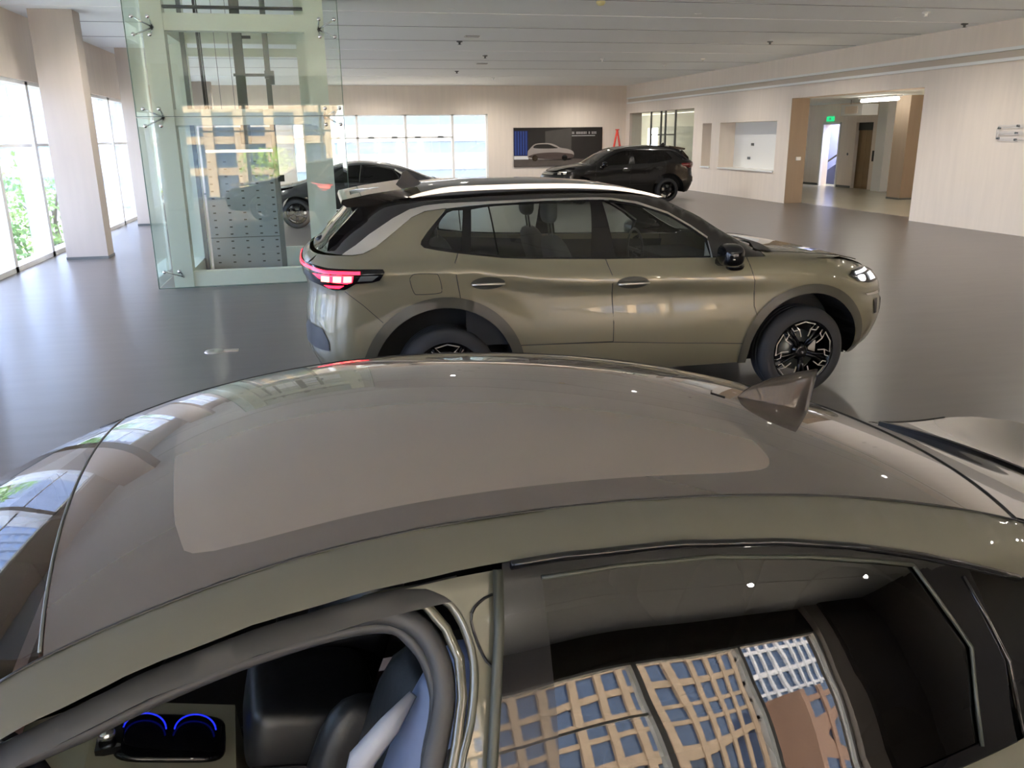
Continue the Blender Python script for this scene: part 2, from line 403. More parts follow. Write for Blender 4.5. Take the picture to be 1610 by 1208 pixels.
# ------------------------------------------------------------------ wheels and seats
def make_wheel(root, x, y, R=0.365, rr=0.262, w=0.235, style='pocket', caliper=True):
    """outer face towards sign(y)"""
    g = 1 if y > 0 else -1; c = (x, y, R)
    h = w / 2; pr = [(-h, rr), (-h - .006, rr + .02), (-h + .004, R - .035), (-h + .03, R - .006), (-h + .06, R), (-.03, R), (-.028, R - .008), (-.018, R - .008), (-.016, R), (.016, R), (.018, R - .008), (.028, R - .008), (.03, R), (h - .06, R), (h - .03, R - .006), (h - .004, R - .035), (h + .006, rr + .02), (h, rr)]
    t = Acc(); t.lathe(pr, c, n=56)
    tyre = t.build('wheel', MT['tyre'], root)
    r = Acc(); o = g * (h - .01)
    r.lathe([(o, rr + .004), (o + g * .006, rr - .008), (o - g * .01, rr - .018), (o - g * .12, rr - .03), (-o * .9, rr - .02)], c, n=48)
    r.lathe([(o - g * .02, 0.0), (o - g * .01, .03), (o - g * .015, .055), (o - g * .05, .075)], c, n=24)
    def pol(rad, ang, a): return (c[0] + rad * math.cos(ang), c[1] + a, c[2] + rad * math.sin(ang))
    for k in range(5):
        a0 = math.radians(90 + 36 + 72 * k)
        for sgn in (-1, 1):
            q = [(0.045, a0 + sgn * .25), (.12, a0 + sgn * .10), (rr - .02, a0 + sgn * .17)]
            r.tube([pol(q[0][0], q[0][1], o - g * .03), pol(q[1][0], q[1][1], o - g * .014), pol(q[2][0], q[2][1], o - g * .006)], [.018, .016, .013], 6)
        r.tube([pol(.12, a0, o - g * .03), pol(rr - .02, a0, o - g * .03)], .012, 4)
        if style == 'pocket':
            am = a0 + math.radians(36); ha = math.radians(36)
            pts = [(.13, am - ha * .38), (.19, am - ha * .42), (rr - .022, am - ha * .60), (rr - .016, am), (rr - .022, am + ha * .60), (.19, am + ha * .42), (.13, am + ha * .38)]
            r.tube([pol(p[0], p[1], o + g * .002) for p in pts], .0055, 4, mi=1)
            for sg in (-1, 1): r.tube([pol(.19, am + sg * ha * .42, o + g * .002), pol(.20, am + sg * ha * .80, o + g * .002), pol(rr - .03, am + sg * ha * .84, o + g * .002)], .005, 4, mi=1)
    rim = r.build('rim', [MT['gloss'], MT['alu']], tyre)
    d = Acc(); d.lathe([(o - g * .09, .05), (o - g * .09, .165), (o - g * .115, .165), (o - g * .115, .05)], c, n=32); d.build('brake_disc', MT['greym'], tyre)
    if caliper:
        k_ = Acc(); k_.box(x + .09, x + .15, min(c[1] + o - g * .07, c[1] + o - g * .14), max(c[1] + o - g * .07, c[1] + o - g * .14), R - .06, R + .07); k_.build('brake_caliper', MT['alu'], tyre)
    return tyre
def make_seat(root, x, y, z0, m, m2=None, face=1, width=.5, stripe=None, hr=True, top=.62):
    """face=+1: the seat looks towards +x"""
    a = Acc(); Mr = Matrix.Rotation(-face * math.radians(20), 3, 'Y')
    a.ball((x, y, z0), .26, width / 2, .09, p=4); 
    a.ball((x - face * .30, y, z0 + top * .52), .085, width / 2 - .01, top * .52, p=3.2, M=Mr, n=20)
    for s_ in (-1, 1):
        a.ball((x - face * .22, y + s_ * (width / 2 - .05), z0 + top * .40), .10, .045, top * .34, p=3, M=Mr)
        a.ball((x, y + s_ * (width / 2 - .04), z0 + .05), .24, .05, .07, p=3)
    o = a.build('seat', m, root)
    if hr:
        b = Acc(); b.ball((x - face * .42, y, z0 + top + .20), .055, .13, .10, p=3); b.tube([(x - face * .40, y - .05, z0 + top), (x - face * .42, y - .05, z0 + top + .15)], .008); b.tube([(x - face * .40, y + .05, z0 + top), (x - face * .42, y + .05, z0 + top + .15)], .008)
        b.build('headrest', m, o)
    return o

# ------------------------------------------------------------------ sport utility vehicle (nose towards local +x)
def suv_body():
    I = lambda x, t: float(np.interp(x, [p[0] for p in t], [p[1] for p in t]))
    zb = [(-.4, 1.235), (.6, 1.225), (.9, 1.235), (1.2, 1.20), (2.0, 1.165), (2.5, 1.155), (2.9, 1.145), (3.2, 1.14), (3.5, 1.125), (3.9, 1.095), (4.1, 1.06), (4.4, .99), (4.75, .90)]
    cz = [(-.4, 1.14), (.4, 1.145), (.9, 1.135), (1.3, 1.09), (1.6, 1.035), (2.05, 1.015), (3.2, .965), (4.0, .94), (4.4, .90), (4.75, .84)]
    zre = [(-.4, 1.58), (.2, 1.59), (.57, 1.62), (1.0, 1.645), (1.5, 1.655), (2.0, 1.65), (2.36, 1.612), (2.525, 1.575), (2.8, 1.45), (3.05, 1.295), (3.18, 1.225), (3.31, 1.168), (3.5, 1.15), (3.9, 1.115), (4.1, 1.08), (4.4, 1.005), (4.75, .91)]
    yre = [(-.4, .60), (2.4, .62), (2.8, .67), (3.05, .72), (3.31, .77), (3.5, .80), (4.75, .80)]
    zc = [(-.4, 1.64), (.2, 1.66), (.6, 1.70), (1.2, 1.735), (1.6, 1.735), (2.0, 1.715), (2.3, 1.675), (2.5, 1.62), (2.8, 1.50), (3.05, 1.36), (3.3, 1.225), (3.46, 1.19), (3.77, 1.155), (4.17, 1.085), (4.4, 1.025), (4.75, .92)]
    ca = [(-.4, 1.47), (.1, 1.50), (.6, 1.545), (1.2, 1.585), (2.0, 1.595), (2.3, 1.555), (2.54, 1.48), (2.72, 1.38), (2.85, 1.29), (3.05, 1.205), (3.31, 1.155), (3.5, 1.137), (3.9, 1.105), (4.1, 1.07), (4.4, .998), (4.75, .905)]
    yca = [(-.4, .70), (2.6, .705), (2.85, .755), (3.05, .79), (3.31, .82), (3.5, .84), (4.75, .84)]
    secs = {}
    for x in (-.4, 0, .3, .6, .9, 1.2, 1.5, 1.8, 2.1, 2.36, 2.525, 2.66, 2.8, 2.93, 3.05, 3.18, 3.31, 3.5, 3.7, 3.9, 4.1, 4.4, 4.75):
        h = math.exp(-((x - .78) / .55) ** 2) + math.exp(-((x - 3.68) / .55) ** 2)
        B, C = I(x, zb), I(x, cz); R_, T_, Y = I(x, zre), I(x, zc), I(x, yre)
        secs[x] = [(.80, .20), (.885 + .02 * h, .42), (.915 + .012 * h, .68), (.902 + .03 * h, C - .11), (.932, C), (.868, B), (I(x, yca), I(x, ca)), (Y, R_), (Y * .75, R_ + .55 * (T_ - R_)), (Y * .4, R_ + .9 * (T_ - R_)), (0, T_)]
    b = Body(secs, [(.2, .0), (.4, -.12), (.6, -.20), (.8, -.19), (1.0, -.165), (1.15, -.195), (1.23, -.18), (1.29, -.07), (1.4, .03), (1.5, .13), (1.6, .21), (1.72, .30)],
             [(.2, 4.40), (.4, 4.62), (.6, 4.68), (.8, 4.66), (.92, 4.58), (1.0, 4.46), (1.08, 4.35), (1.12, 4.75), (1.75, 4.75)], .45, .90, 3.0, 2.6, 2.1)
    zt = ([-.4, 2.9, 3.3, 4.75], [1.6, 1.5, .9, .9])
    def T(x, y):
        x = np.atleast_1d(x).astype(float)
        return b.gT(x, np.clip(np.abs(y) / np.maximum(b.tap(x, np.interp(x, *zt)), .45), 0, .95))
    b.T = T; b.I = I; b.t = dict(zb=zb, zre=zre, yre=yre)
    return b
def make_suv(label, loc, rz, P, FL, h=.05, dark=False, wheels='pocket', category='car'):
    b = SUVB
    root = thing('sport_utility_vehicle', label, category, loc, rz)
    RE = lambda end, y, z: float(b.E(y, z, end)[0])
    dlo_bot = [(.905, 1.258), (1.228, 1.212), (1.465, 1.196), (1.894, 1.178), (2.1, 1.171), (2.5, 1.160), (2.845, 1.150)]
    dlo_tip = [(.853, 1.557), (.703, 1.409), (.655, 1.35), (.648, 1.325), (.671, 1.302), (.769, 1.281), (.905, 1.258)]
    dlo_top = [(.853, 1.557), (1.0, 1.572), (1.184, 1.583), (1.6, 1.592), (1.95, 1.592), (2.1, 1.583), (2.293, 1.552), (2.541, 1.472), (2.721, 1.372), (2.852, 1.280)]
    s_up = [(.104, 1.272), (.20, 1.33), (.298, 1.401), (.47, 1.503), (.595, 1.559), (.70, 1.580), (.85, 1.592), (1.187, 1.599), (1.6, 1.606), (1.95, 1.606), (2.1, 1.598), (2.3, 1.567), (2.545, 1.486), (2.725, 1.385), (2.86, 1.292)]
    s_lo = [(.104, 1.268), (.17, 1.268), (.243, 1.277), (.335, 1.318), (.494, 1.431), (.60, 1.506), (.70, 1.545), (.853, 1.560)]
    seamR = [(.905, 1.258), (.877, 1.2), (.877, 1.113), (.896, .997), (.912, .88)]
    seamM = [(2.004, 1.172), (2.038, 1.063), (2.047, .925), (2.062, .70), (2.065, .555)]
    seamF = [(3.14, 1.14), (3.19, .965), (3.207, .767), (3.265, .622)]
    aR = lambda a0, a1: arc(.78, .36, .53, a0, a1, 24)
    aF = lambda a0, a1: arc(3.68, .36, .49, a0, a1, 24)
    rear = [(RE('lo', .60, z), z) for z in np.linspace(.30, 1.262, 16)]
    front = [(RE('hi', .60, z), z) for z in np.linspace(.99, .28, 14)]
    # skin: quarter panels, fenders, bonnet line, tailgate, bumpers
    A = Acc()
    patch(A, b, 'side', rear + s_lo + dlo_tip[1:] + seamR[1:] + aR(75.9, 186.5), h)
    patch(A, b, 'side', seamF[::-1] + [(3.3, 1.139), (3.5, 1.125), (3.7, 1.112), (3.9, 1.095), (4.1, 1.06), (4.25, 1.025)] + front + [(4.16, .28)] + aF(-9.4, 147.6)[:-1], h)
    patch(A, b, 'lo', [(-.60, .30), (.60, .30), (.60, 1.262), (-.60, 1.262)], h)
    patch(A, b, 'hi', [(-.60, .28), (.60, .28), (.60, .985), (-.60, .985)], h)
    patch(A, b, 'side', [(1.30, .30), (3.19, .30), (3.20, .462), (2.6, .505), (2.065, .548), (1.275, .573)], h)
    seam(A, b, 'side', seamR, .004, -.001, 1); seam(A, b, 'side', seamM, .004, -.001, 1); seam(A, b, 'side', seamF, .004, -.001, 1)
    seam(A, b, 'side', [(1.275, .573), (2.065, .548), (2.6, .505), (3.20, .462)], .004, -.001, 1)
    fuel = cr([(.564, 1.125), (.60, 1.137), (.72, 1.132), (.752, 1.115), (.772, 1.02), (.75, .993), (.61, .990), (.575, 1.005), (.55, 1.09)], 4, True)
    seam(A, b, 'side', fuel + [fuel[0]], .0035, -.001, 1, sides=(-1,))
    seam(A, b, 'side', [(.10, 1.03), (.22, .93), (.35, .80)], .003, -.001, 1)
    A.build('body_shell', [P, MT['black']], root)
    # wheel arch mouldings
    for cx, r0, r1 in ((.78, .527, .605), (3.68, .487, .56)):
        both('arch_moulding', FL, lambda a, sd: patch(a, b, 'side', arc(cx, .36, r0, -7, 187, 30) + arc(cx, .36, r1, 186, -6, 30), .03, .012, sides=sd), root)
        for s_ in (-1, 1):
            wv = Acc()
            ar = np.array(arc(cx, .36, r0, -7, 187, 30)); y = b.S(ar[:, 0], ar[:, 1]) + .008; n = len(ar); vs = []
            for i in range(n): vs += [(ar[i, 0] - 2.1, s_ * y[i], ar[i, 1]), (ar[i, 0] - 2.1, s_ * .50, ar[i, 1]), (ar[i, 0] - 2.1, s_ * .50, .3)]
            wv.add(vs, [(3 * i, 3 * i + 1, 3 * i + 4, 3 * i + 3) for i in range(n - 1)] + [(3 * i + 1, 3 * i + 2, 3 * i + 5, 3 * i + 4) for i in range(n - 1)])
            wv.build('wheel_well', MT['well'], root)
    # doors with their glass and handles
    gl = MT['darkglass'] if dark else MT['carglass']
    def door(name, poly, pane, hx, hz):
        for s_ in (-1, 1):
            d = Acc(); patch(d, b, 'side', poly, h, sides=(s_,)); D = d.build(name, P, root)
            g = Acc(); patch(g, b, 'side', pane, h, -.002, sides=(s_,)); g.build('window_glass', gl, D)
            k = Acc(); el = [(hx + .125 * math.cos(t), hz + .045 * math.sin(t)) for t in np.linspace(0, 2 * math.pi, 25)[:-1]]
            patch(k, b, 'side', el, .02, .003, sides=(s_,), mi=1)
            seam(k, b, 'side', [(hx - .12, hz - .002), (hx + .12, hz - .002)], .016, .022, 0, sides=(s_,), k=8, flat=.6)
            k.build('door_handle', [MT['alu'] if not dark else P, MT['dgrey']], D)
    paneR = cr([(1.03, 1.548), (1.2, 1.567), (1.6, 1.577)], 3) + [(1.925, 1.578), (1.915, 1.40), (1.895, 1.191), (1.46, 1.209), (1.23, 1.225), (1.0, 1.258)]
    paneF = [(2.02, 1.575)] + cr([(2.12, 1.563), (2.29, 1.535), (2.53, 1.457), (2.70, 1.362), (2.825, 1.272)], 3) + [(2.838, 1.162), (2.5, 1.172), (2.09, 1.184)]
    paneQ = cr([(.70, 1.34), (.74, 1.40), (.855, 1.53), (.97, 1.545)], 3) + [(.93, 1.275), (.80, 1.297), (.72, 1.31)]
    door('rear_door', seamR[::-1][:-1] + dlo_bot[:5][:4] + [(2.004, 1.172)] + seamM[1:] + [(1.275, .575)] + aR(24.5, 75.9)[:-1], paneR, 1.105, 1.047)
    door('front_door', [(2.004, 1.172)] + dlo_bot[4:] + [(3.0, 1.145), (3.14, 1.14)] + seamF[1:] + aF(147.6, 168.5)[1:] + [(2.6, .507), (2.065, .55)] + seamM[::-1][1:-1], paneF, 2.20, 1.0)
    def surround(a, sd):
        patch(a, b, 'side', dlo_tip[::-1][:-1] + dlo_top[:-1] + [(2.852, 1.280)] + dlo_bot[::-1][:-1], h, 0.001, holes=(paneR, paneF, paneQ), sides=sd)
        seam(a, b, 'side', [(1.16, 1.565), (1.20, 1.24)], .006, .0, 0, sides=sd)
    both('window_surround', MT['gloss'], surround, root)
    both('quarter_window', gl, lambda a, sd: patch(a, b, 'side', paneQ, h, -.002, sides=sd), root)
    both('window_trim_strip', MT['alu'] if not dark else MT['gloss'], lambda a, sd: patch(a, b, 'side', s_up + dlo_top[::-1] + [(.853, 1.560)] + s_lo[::-1][1:], .03, .006, sides=sd), root)
    # black upper side, roof, rails
    re_ = [(x, b.I(x, b.t['zre'])) for x in (3.31, 3.18, 3.05, 2.9, 2.8, 2.66, 2.525, 2.36, 2.2, 2.0, 1.75, 1.5, 1.25, 1.0, .8, .57, .40)]
    rg = [(RE('lo', .50, z), z) for z in np.linspace(1.585, 1.275, 8)]
    a = Acc(); patch(a, b, 'side', s_up + [(2.86, 1.149), (3.1, 1.143), (3.29, 1.138)] + re_ + rg, h, .001)
    yr = [(x, float(b.S(x, z)[0])) for x, z in re_ if x <= 2.53]
    yr[-1] = (yr[-1][0], min(yr[-1][1], .60))
    roof = [(x, y) for x, y in yr] + [(RE('lo', y, 1.585), y) for y in (.50, .3, 0, -.3, -.50)] + [(x, -y) for x, y in yr[::-1]] + [(2.47, -.5), (2.43, -.25), (2.42, 0), (2.43, .25), (2.47, .5)]
    patch(a, b, 'top', roof, h)
    a.build('roof_panel', BLK if dark else ROOFB, root)
    for s_ in (-1, 1):
        a = Acc(); up = [(.60, 1.643), (.70, 1.672), (.90, 1.706), (1.2, 1.712), (1.5, 1.714), (1.85, 1.706), (2.13, 1.682), (2.36, 1.642), (2.54, 1.594)]
        lo = [(2.50, 1.590), (2.36, 1.620), (2.13, 1.655), (1.85, 1.674), (1.4, 1.680), (.99, 1.674), (.76, 1.655), (.62, 1.634)]
        a.prism([(x - 2.1, z) for x, z in cr(up, 3) + cr(lo, 3)], s_ * .575, s_ * .615)
        a.build('roof_rail', BLK if dark else MT['alu'], root)
    # windscreen, bonnet, cowl
    ye = lambda x: float(b.S(x, b.I(x, b.t['zre']))[0]) - .012
    a = Acc(); wx = (2.53, 2.66, 2.8, 2.95, 3.1, 3.25, 3.33)
    patch(a, b, 'top', [(2.42, 0), (2.43, -.25), (2.47, -.5)] + [(x, -ye(x)) for x in wx] + [(3.42, -.45), (3.46, 0), (3.42, .45)] + [(x, ye(x)) for x in wx[::-1]] + [(2.47, .5), (2.43, .25)], h, -.002)
    a.build('windscreen', MT['wsglass'], root)
    hx = (3.31, 3.5, 3.7, 3.9, 4.1, 4.25)
    yh = lambda x: float(b.S(x, b.I(x, b.t['zb']))[0])
    a = Acc(); patch(a, b, 'top', [(3.30, -.80), (3.42, -.45), (3.46, 0), (3.42, .45), (3.30, .80)][::-1] + [(x, -yh(x)) for x in hx] + [(RE('hi', y, .985), y) for y in np.linspace(-.60, .60, 13)] + [(x, yh(x)) for x in hx[::-1]], h)
    seam(a, b, 'top', [(3.35, -.76), (3.7, -.755), (4.0, -.74), (4.2, -.70)], .004, 0, 1); seam(a, b, 'top', [(3.35, .76), (3.7, .755), (4.0, .74), (4.2, .70)], .004, 0, 1)
    a.build('bonnet', [P, MT['black']], root)
    a = Acc(); patch(a, b, 'top', [(3.25, -.76), (3.38, -.45), (3.41, 0), (3.38, .45), (3.25, .76), (3.40, .78), (3.47, .45), (3.50, 0), (3.47, -.45), (3.40, -.78)], h, .006); a.build('cowl', MT['black'], root)
    # rear glass, spoiler, aerial, wiper
    a = Acc(); patch(a, b, 'lo', [(-.50, 1.275), (.50, 1.275), (.50, 1.575), (-.50, 1.575)], h, .001); a.build('rear_window', MT['darkglass'], root)
    a = Acc(); a.prism([(x - 2.1, z) for x, z in [(.12, 1.605), (.13, 1.632), (.32, 1.668), (.66, 1.712), (.70, 1.66), (.32, 1.585), (.16, 1.578)]], -.60, .60); a.build('rear_spoiler', ROOFB, root)
    for s_ in (-1, 1):
        a = Acc(); a.prism([(x - 2.1, z) for x, z in [(.00, 1.285), (.02, 1.36), (.235, 1.575), (.265, 1.555), (.27, 1.49), (.10, 1.30)]], s_ * .56, s_ * .64); a.build('spoiler_blade', MT['gloss'], root)
    a = Acc(); fin = [(0.56, 0), (.60, .055), (.62, .10), (.65, .11), (.72, .045), (.78, .0)]
    a.prism([(x - 2.1, 1.695 + z) for x, z in fin], -.018, .018); a.build('roof_aerial', MT['black'], root)
    a = Acc(); a.tube([(-2.13, 0, 1.30), (-2.10, .06, 1.34), (-1.97, .34, 1.47)], .012, 5); a.ball((-2.13, 0, 1.30), .05, .04, .03); a.build('rear_wiper', MT['black'], root)
    # lamps
    for s_ in (-1, 1):
        lamp = [(-.150, 1.205), (-.09, 1.200), (.0, 1.188), (.2, 1.180), (.368, 1.174), (.378, 1.155), (.342, 1.104), (.289, 1.091), (.177, 1.087), (.102, 1.043), (.025, 1.040), (-.049, 1.066), (-.150, 1.09)]
        a = Acc(); patch(a, b, 'side', lamp, .03, .008, sides=(s_,)); L = a.build('tail_lamp', MT['gloss'] if not dark else MT['redoff'], root)
        if not dark:
            a = Acc(); patch(a, b, 'side', [(-.150, 1.192), (-.02, 1.172), (.212, 1.164), (.210, 1.148), (-.02, 1.155), (-.150, 1.175)], .03, .014, sides=(s_,))
            patch(a, b, 'side', [(-.10, 1.148), (-.02, 1.148), (.165, 1.143), (.155, 1.100), (.12, 1.09), (.02, 1.10), (-.06, 1.12)], .03, .012, sides=(s_,))
            patch(a, b, 'side', [(-.03, 1.075), (.10, 1.078), (.07, 1.056), (.0, 1.056)], .03, .012, sides=(s_,))
            a.build('tail_light', MT['red'], L)
            a = Acc()
            for x0 in (-.045, .03, .097): patch(a, b, 'side', [(x0, 1.104), (x0 + .052, 1.104), (x0 + .056, 1.14), (x0 + .004, 1.14)], .03, .016, sides=(s_,))
            a.build('tail_light_block', MT['redbox'], L)
            a = Acc(); patch(a, b, 'side', [(.215, 1.14), (.335, 1.137), (.29, 1.105), (.19, 1.105)], .03, .012, sides=(s_,)); a.build('clear_lens', MT['greym'], L)
        hl = [(4.03, .962), (4.08, .990), (4.22, .992), (RE('hi', .61, .985), .985), (RE('hi', .61, .88), .88), (4.24, .885), (4.12, .912)]
        a = Acc(); patch(a, b, 'side', hl, .03, .008, sides=(s_,)); L = a.build('head_lamp', MT['gloss'], root)
        a = Acc(); patch(a, b, 'side', [(4.10, .975), (4.30, .98), (4.30, .962), (4.10, .955)], .03, .014, sides=(s_,)); patch(a, b, 'side', cr([(4.11, .945), (4.20, .945), (4.20, .905), (4.14, .91)], 3, True), .03, .014, sides=(s_,)); patch(a, b, 'side', [(4.26, .95), (4.34, .95), (4.36, .90), (4.27, .90)], .03, .014, sides=(s_,))
        a.build('led_unit', MT['white_led'] if not dark else MT['alu'], L)
    a = Acc(); patch(a, b, 'lo', [(-.61, 1.10), (.61, 1.10), (.61, 1.20), (-.61, 1.20)], .05, .006, mi=0); patch(a, b, 'lo', [(-.61, 1.172), (.61, 1.172), (.61, 1.188), (-.61, 1.188)], .05, .012, mi=1); a.build('tail_light_bar', [MT['gloss'], MT['redoff'] if dark else MT['red']], root)
    a = Acc(); patch(a, b, 'lo', [(-.60, .60), (-.40, .60), (-.34, .70), (-.50, .77), (-.60, .75)], .04, .006); patch(a, b, 'lo', [(.60, .60), (.40, .60), (.34, .70), (.50, .77), (.60, .75)], .04, .006)
    patch(a, b, 'side', [(-.16, .60), (-.03, .60), (-.03, .66), (-.07, .755), (-.155, .765)], .03, .006); patch(a, b, 'lo', [(-.60, .31), (.60, .31), (.60, .42), (-.60, .42)], .05, .004); a.build('rear_bumper_grille', MT['black'], root)
    a = Acc(); patch(a, b, 'hi', [(-.55, .45), (.55, .45), (.60, .70), (.45, .74), (-.45, .74), (-.60, .70)], .05, .006); patch(a, b, 'side', [(4.36, .62), (4.40, .62), (4.40, .74), (4.34, .74)], .03, .006); a.build('front_grille', MT['gloss'], root)
    a = Acc(); patch(a, b, 'hi', [(-.60, .90), (.60, .90), (.60, .93), (-.60, .93)], .05, .01); patch(a, b, 'side', [(4.22, .80), (4.40, .80), (4.42, .775), (4.24, .785)], .03, .01); a.build('chrome_bar', MT['alu'], root)
    # mirrors
    for s_ in (-1, 1):
        a = Acc(); a.ball((.83, s_ * 1.02, 1.185), .085, .115, .085, p=2.8, n=24, m=14); a.ball((.90, s_ * .96, 1.09), .07, .05, .035, p=2.5); a.tube([(.80, s_ * .88, 1.12), (.83, s_ * .97, 1.13)], .035, 8)
        M_ = a.build('side_mirror', MT['gloss'], root)
        a = Acc(); a.tube([(.755, s_ * 1.06, 1.165), (.80, s_ * 1.13, 1.165), (.88, s_ * 1.11, 1.167), (.925, s_ * 1.04, 1.17)], .007, 5); a.build('chrome_line', MT['chrome'], M_)
    # cabin
    a = Acc(); a.box(-1.7, 2.15, -.60, .60, .25, .42); patch(a, b, 'side', [(.95, .58), (3.15, .5), (3.15, 1.12), (2.0, 1.15), (.95, 1.22)], .12, -.05)
    a.box(.70, 1.20, -.70, .70, .80, 1.05); a.box(-1.85, -.9, -.62, .62, .42, .95); a.build('cabin_lining', MT['skin_in'], root)
    a = Acc(); patch(a, b, 'top', [(.55, -.52), (2.35, -.55), (2.35, .55), (.55, .52)], .1, -.05); a.build('roof_lining', MT['liner'], root)
    for y in (-.37, .37): make_seat(root, .02, y, .68, MT['seatgrey'])
    for y in (-.38, 0, .38): make_seat(root, -.88, y, .70, MT['seatgrey'], width=.40)
    a = Acc(); a.lathe([(0, .175), (.012, .187), (0, .199), (-.012, .187), (0, .175)], (.60, .37, 1.06), axis='x', n=24); a.tube([(.66, .37, 1.0), (.60, .37, 1.06)], .03, 6); a.box(.59, .61, .20, .54, 1.045, 1.075); a.build('steering_wheel', MT['black'], root)
    if not dark:
        a = Acc(); a.box(.83, .90, -.60, -.57, 1.05, 1.24); a.build('paper_card', MT['card'], root)
    for x, y in ((.80 - 2.1, -.80), (.80 - 2.1, .80), (3.67 - 2.1, -.80), (3.67 - 2.1, .80)): make_wheel(root, x, y, style=wheels)
    return root
SUVB = suv_body()

# ------------------------------------------------------------------ saloon car (nose towards local -x)
def saloon_body():
    zs_pts = [(-.943, 1.367), (-.857, 1.399), (-.793, 1.417), (-.72, 1.431), (-.632, 1.444), (-.54, 1.455), (-.456, 1.462), (-.305, 1.469), (-.144, 1.468), (.03, 1.458), (.22, 1.436), (.441, 1.396), (.588, 1.359), (.747, 1.311), (.867, 1.272), (1.1, 1.185), (1.3, 1.105), (1.5, 1.04), (-1.15, 1.275), (-1.5, 1.10)]
    P = np.polynomial.Polynomial.fit([p[0] for p in zs_pts], [p[1] for p in zs_pts], 6)
    def zs(x):
        x = np.atleast_1d(x).astype(float); m = P(np.clip(x, -1.45, 1.45)); d = P.deriv()
        r = m + np.where(x > 1.45, (x - 1.45) * 0, 0)
        r = np.where(x > 1.45, P(1.45) + d(1.45) * (1 - np.exp(-(x - 1.45) / .22)) * .22, r)
        fx = -1.45 - x; r = np.where(x < -1.45, P(-1.45) - d(-1.45) * (1 - np.exp(-np.maximum(fx, 0) / .42)) * .42 - .045 * np.maximum(fx - .4, 0) ** 2, r)
        return r
    I = lambda x, t: float(np.interp(x, [p[0] for p in t], [p[1] for p in t]))
    ys = [(-3.0, .80), (-1.9, .76), (-1.5, .66), (-1.2, .60), (-.95, .545), (-.6, .53), (1.0, .53), (1.3, .56), (1.5, .62), (2.2, .70)]
    zl = [(-.975, 1.32), (-.897, 1.347), (-.817, 1.372), (-.736, 1.394), (-.652, 1.411), (-.566, 1.425), (-.477, 1.434), (-.383, 1.438), (-.289, 1.438), (-.102, 1.43), (.144, 1.405), (.353, 1.362), (.507, 1.313), (.633, 1.266), (.779, 1.206), (1.0, 1.13), (1.3, 1.06)]
    xs = (-3.0, -2.6, -2.2, -1.9, -1.7, -1.5, -1.3, -1.1, -.95, -.8, -.65, -.5, -.35, -.2, 0, .2, .35, .5, .65, .8, 1.0, 1.15, 1.3, 1.5, 1.8, 2.2)
    pz = np.polynomial.Polynomial.fit([p[0] for p in zl], [p[1] for p in zl], 6)
    secs = {}; tz = {}; ty = {}
    for x in xs:
        Z = float(zs(x)[0]); Y = I(x, ys); B = I(x, [(-3, .74), (-2.2, .88), (-1.9, .93), (-1.5, .98), (-.35, 1.02), (.1, 1.0), (.6, .975), (1.3, .965), (2.2, .95)])
        B = min(B, Z - .05)
        L = float(pz(x)) if -.98 <= x <= 1.25 else (Z - .045 if x < -.98 else min(Z - .03, float(pz(1.25))))
        L = min(L, Z - .02); L = max(L, B + .02); d = L - B
        YL = Y + .09 if -1.0 < x < 1.05 else Y + .06; wb = max(.84, YL + .02); yb = min(wb - .01, YL + .505 * d)
        secs[x] = [(.80, .20), (.90, .42), (.925, .68), (.90, B - .13), (wb, B - .03), (yb + .014, B - .006), (yb, B + .010)] + [(YL + (yb - YL) * (1 - f) * (1 + .10 * f + .25 * f ** 3), B + d * f) for f in (.15, .5, .75, .92)] + [(YL, L), (Y + (YL - Y) * .45, Z - (Z - L) * .34), (Y, Z), (Y * .5, Z + .03), (0, Z + .05)]
        tz[x] = (L, B, Y, YL)
    def top(x, y):
        x = np.atleast_1d(x).astype(float); yy = np.interp(x, [p[0] for p in ys], [p[1] for p in ys])
        k = .05 + .0 * x
        return zs(x) + k * (1 - (np.abs(y) / yy) ** 2.2)
    b = Body(secs, [(.2, -2.78), (.4, -2.92), (.6, -2.95), (.75, -2.90), (.9, -2.6), (1.0, -3.0), (1.7, -3.0)], [(.2, 2.0), (.4, 2.08), (.7, 2.12), (.95, 2.10), (1.1, 2.05), (1.2, 2.2), (1.7, 2.2)], .8, .5, 2.6, 3.0, 0.0, topfn=top)
    b.T = lambda x, y: top(x, y); b.zs = zs; b.I = I; b.ys = ys; b.tz = tz
    b.zl = lambda x: float(np.interp(x, xs, [tz[q][0] for q in xs])); b.bz = lambda x: float(np.interp(x, xs, [tz[q][1] for q in xs]))
    return b
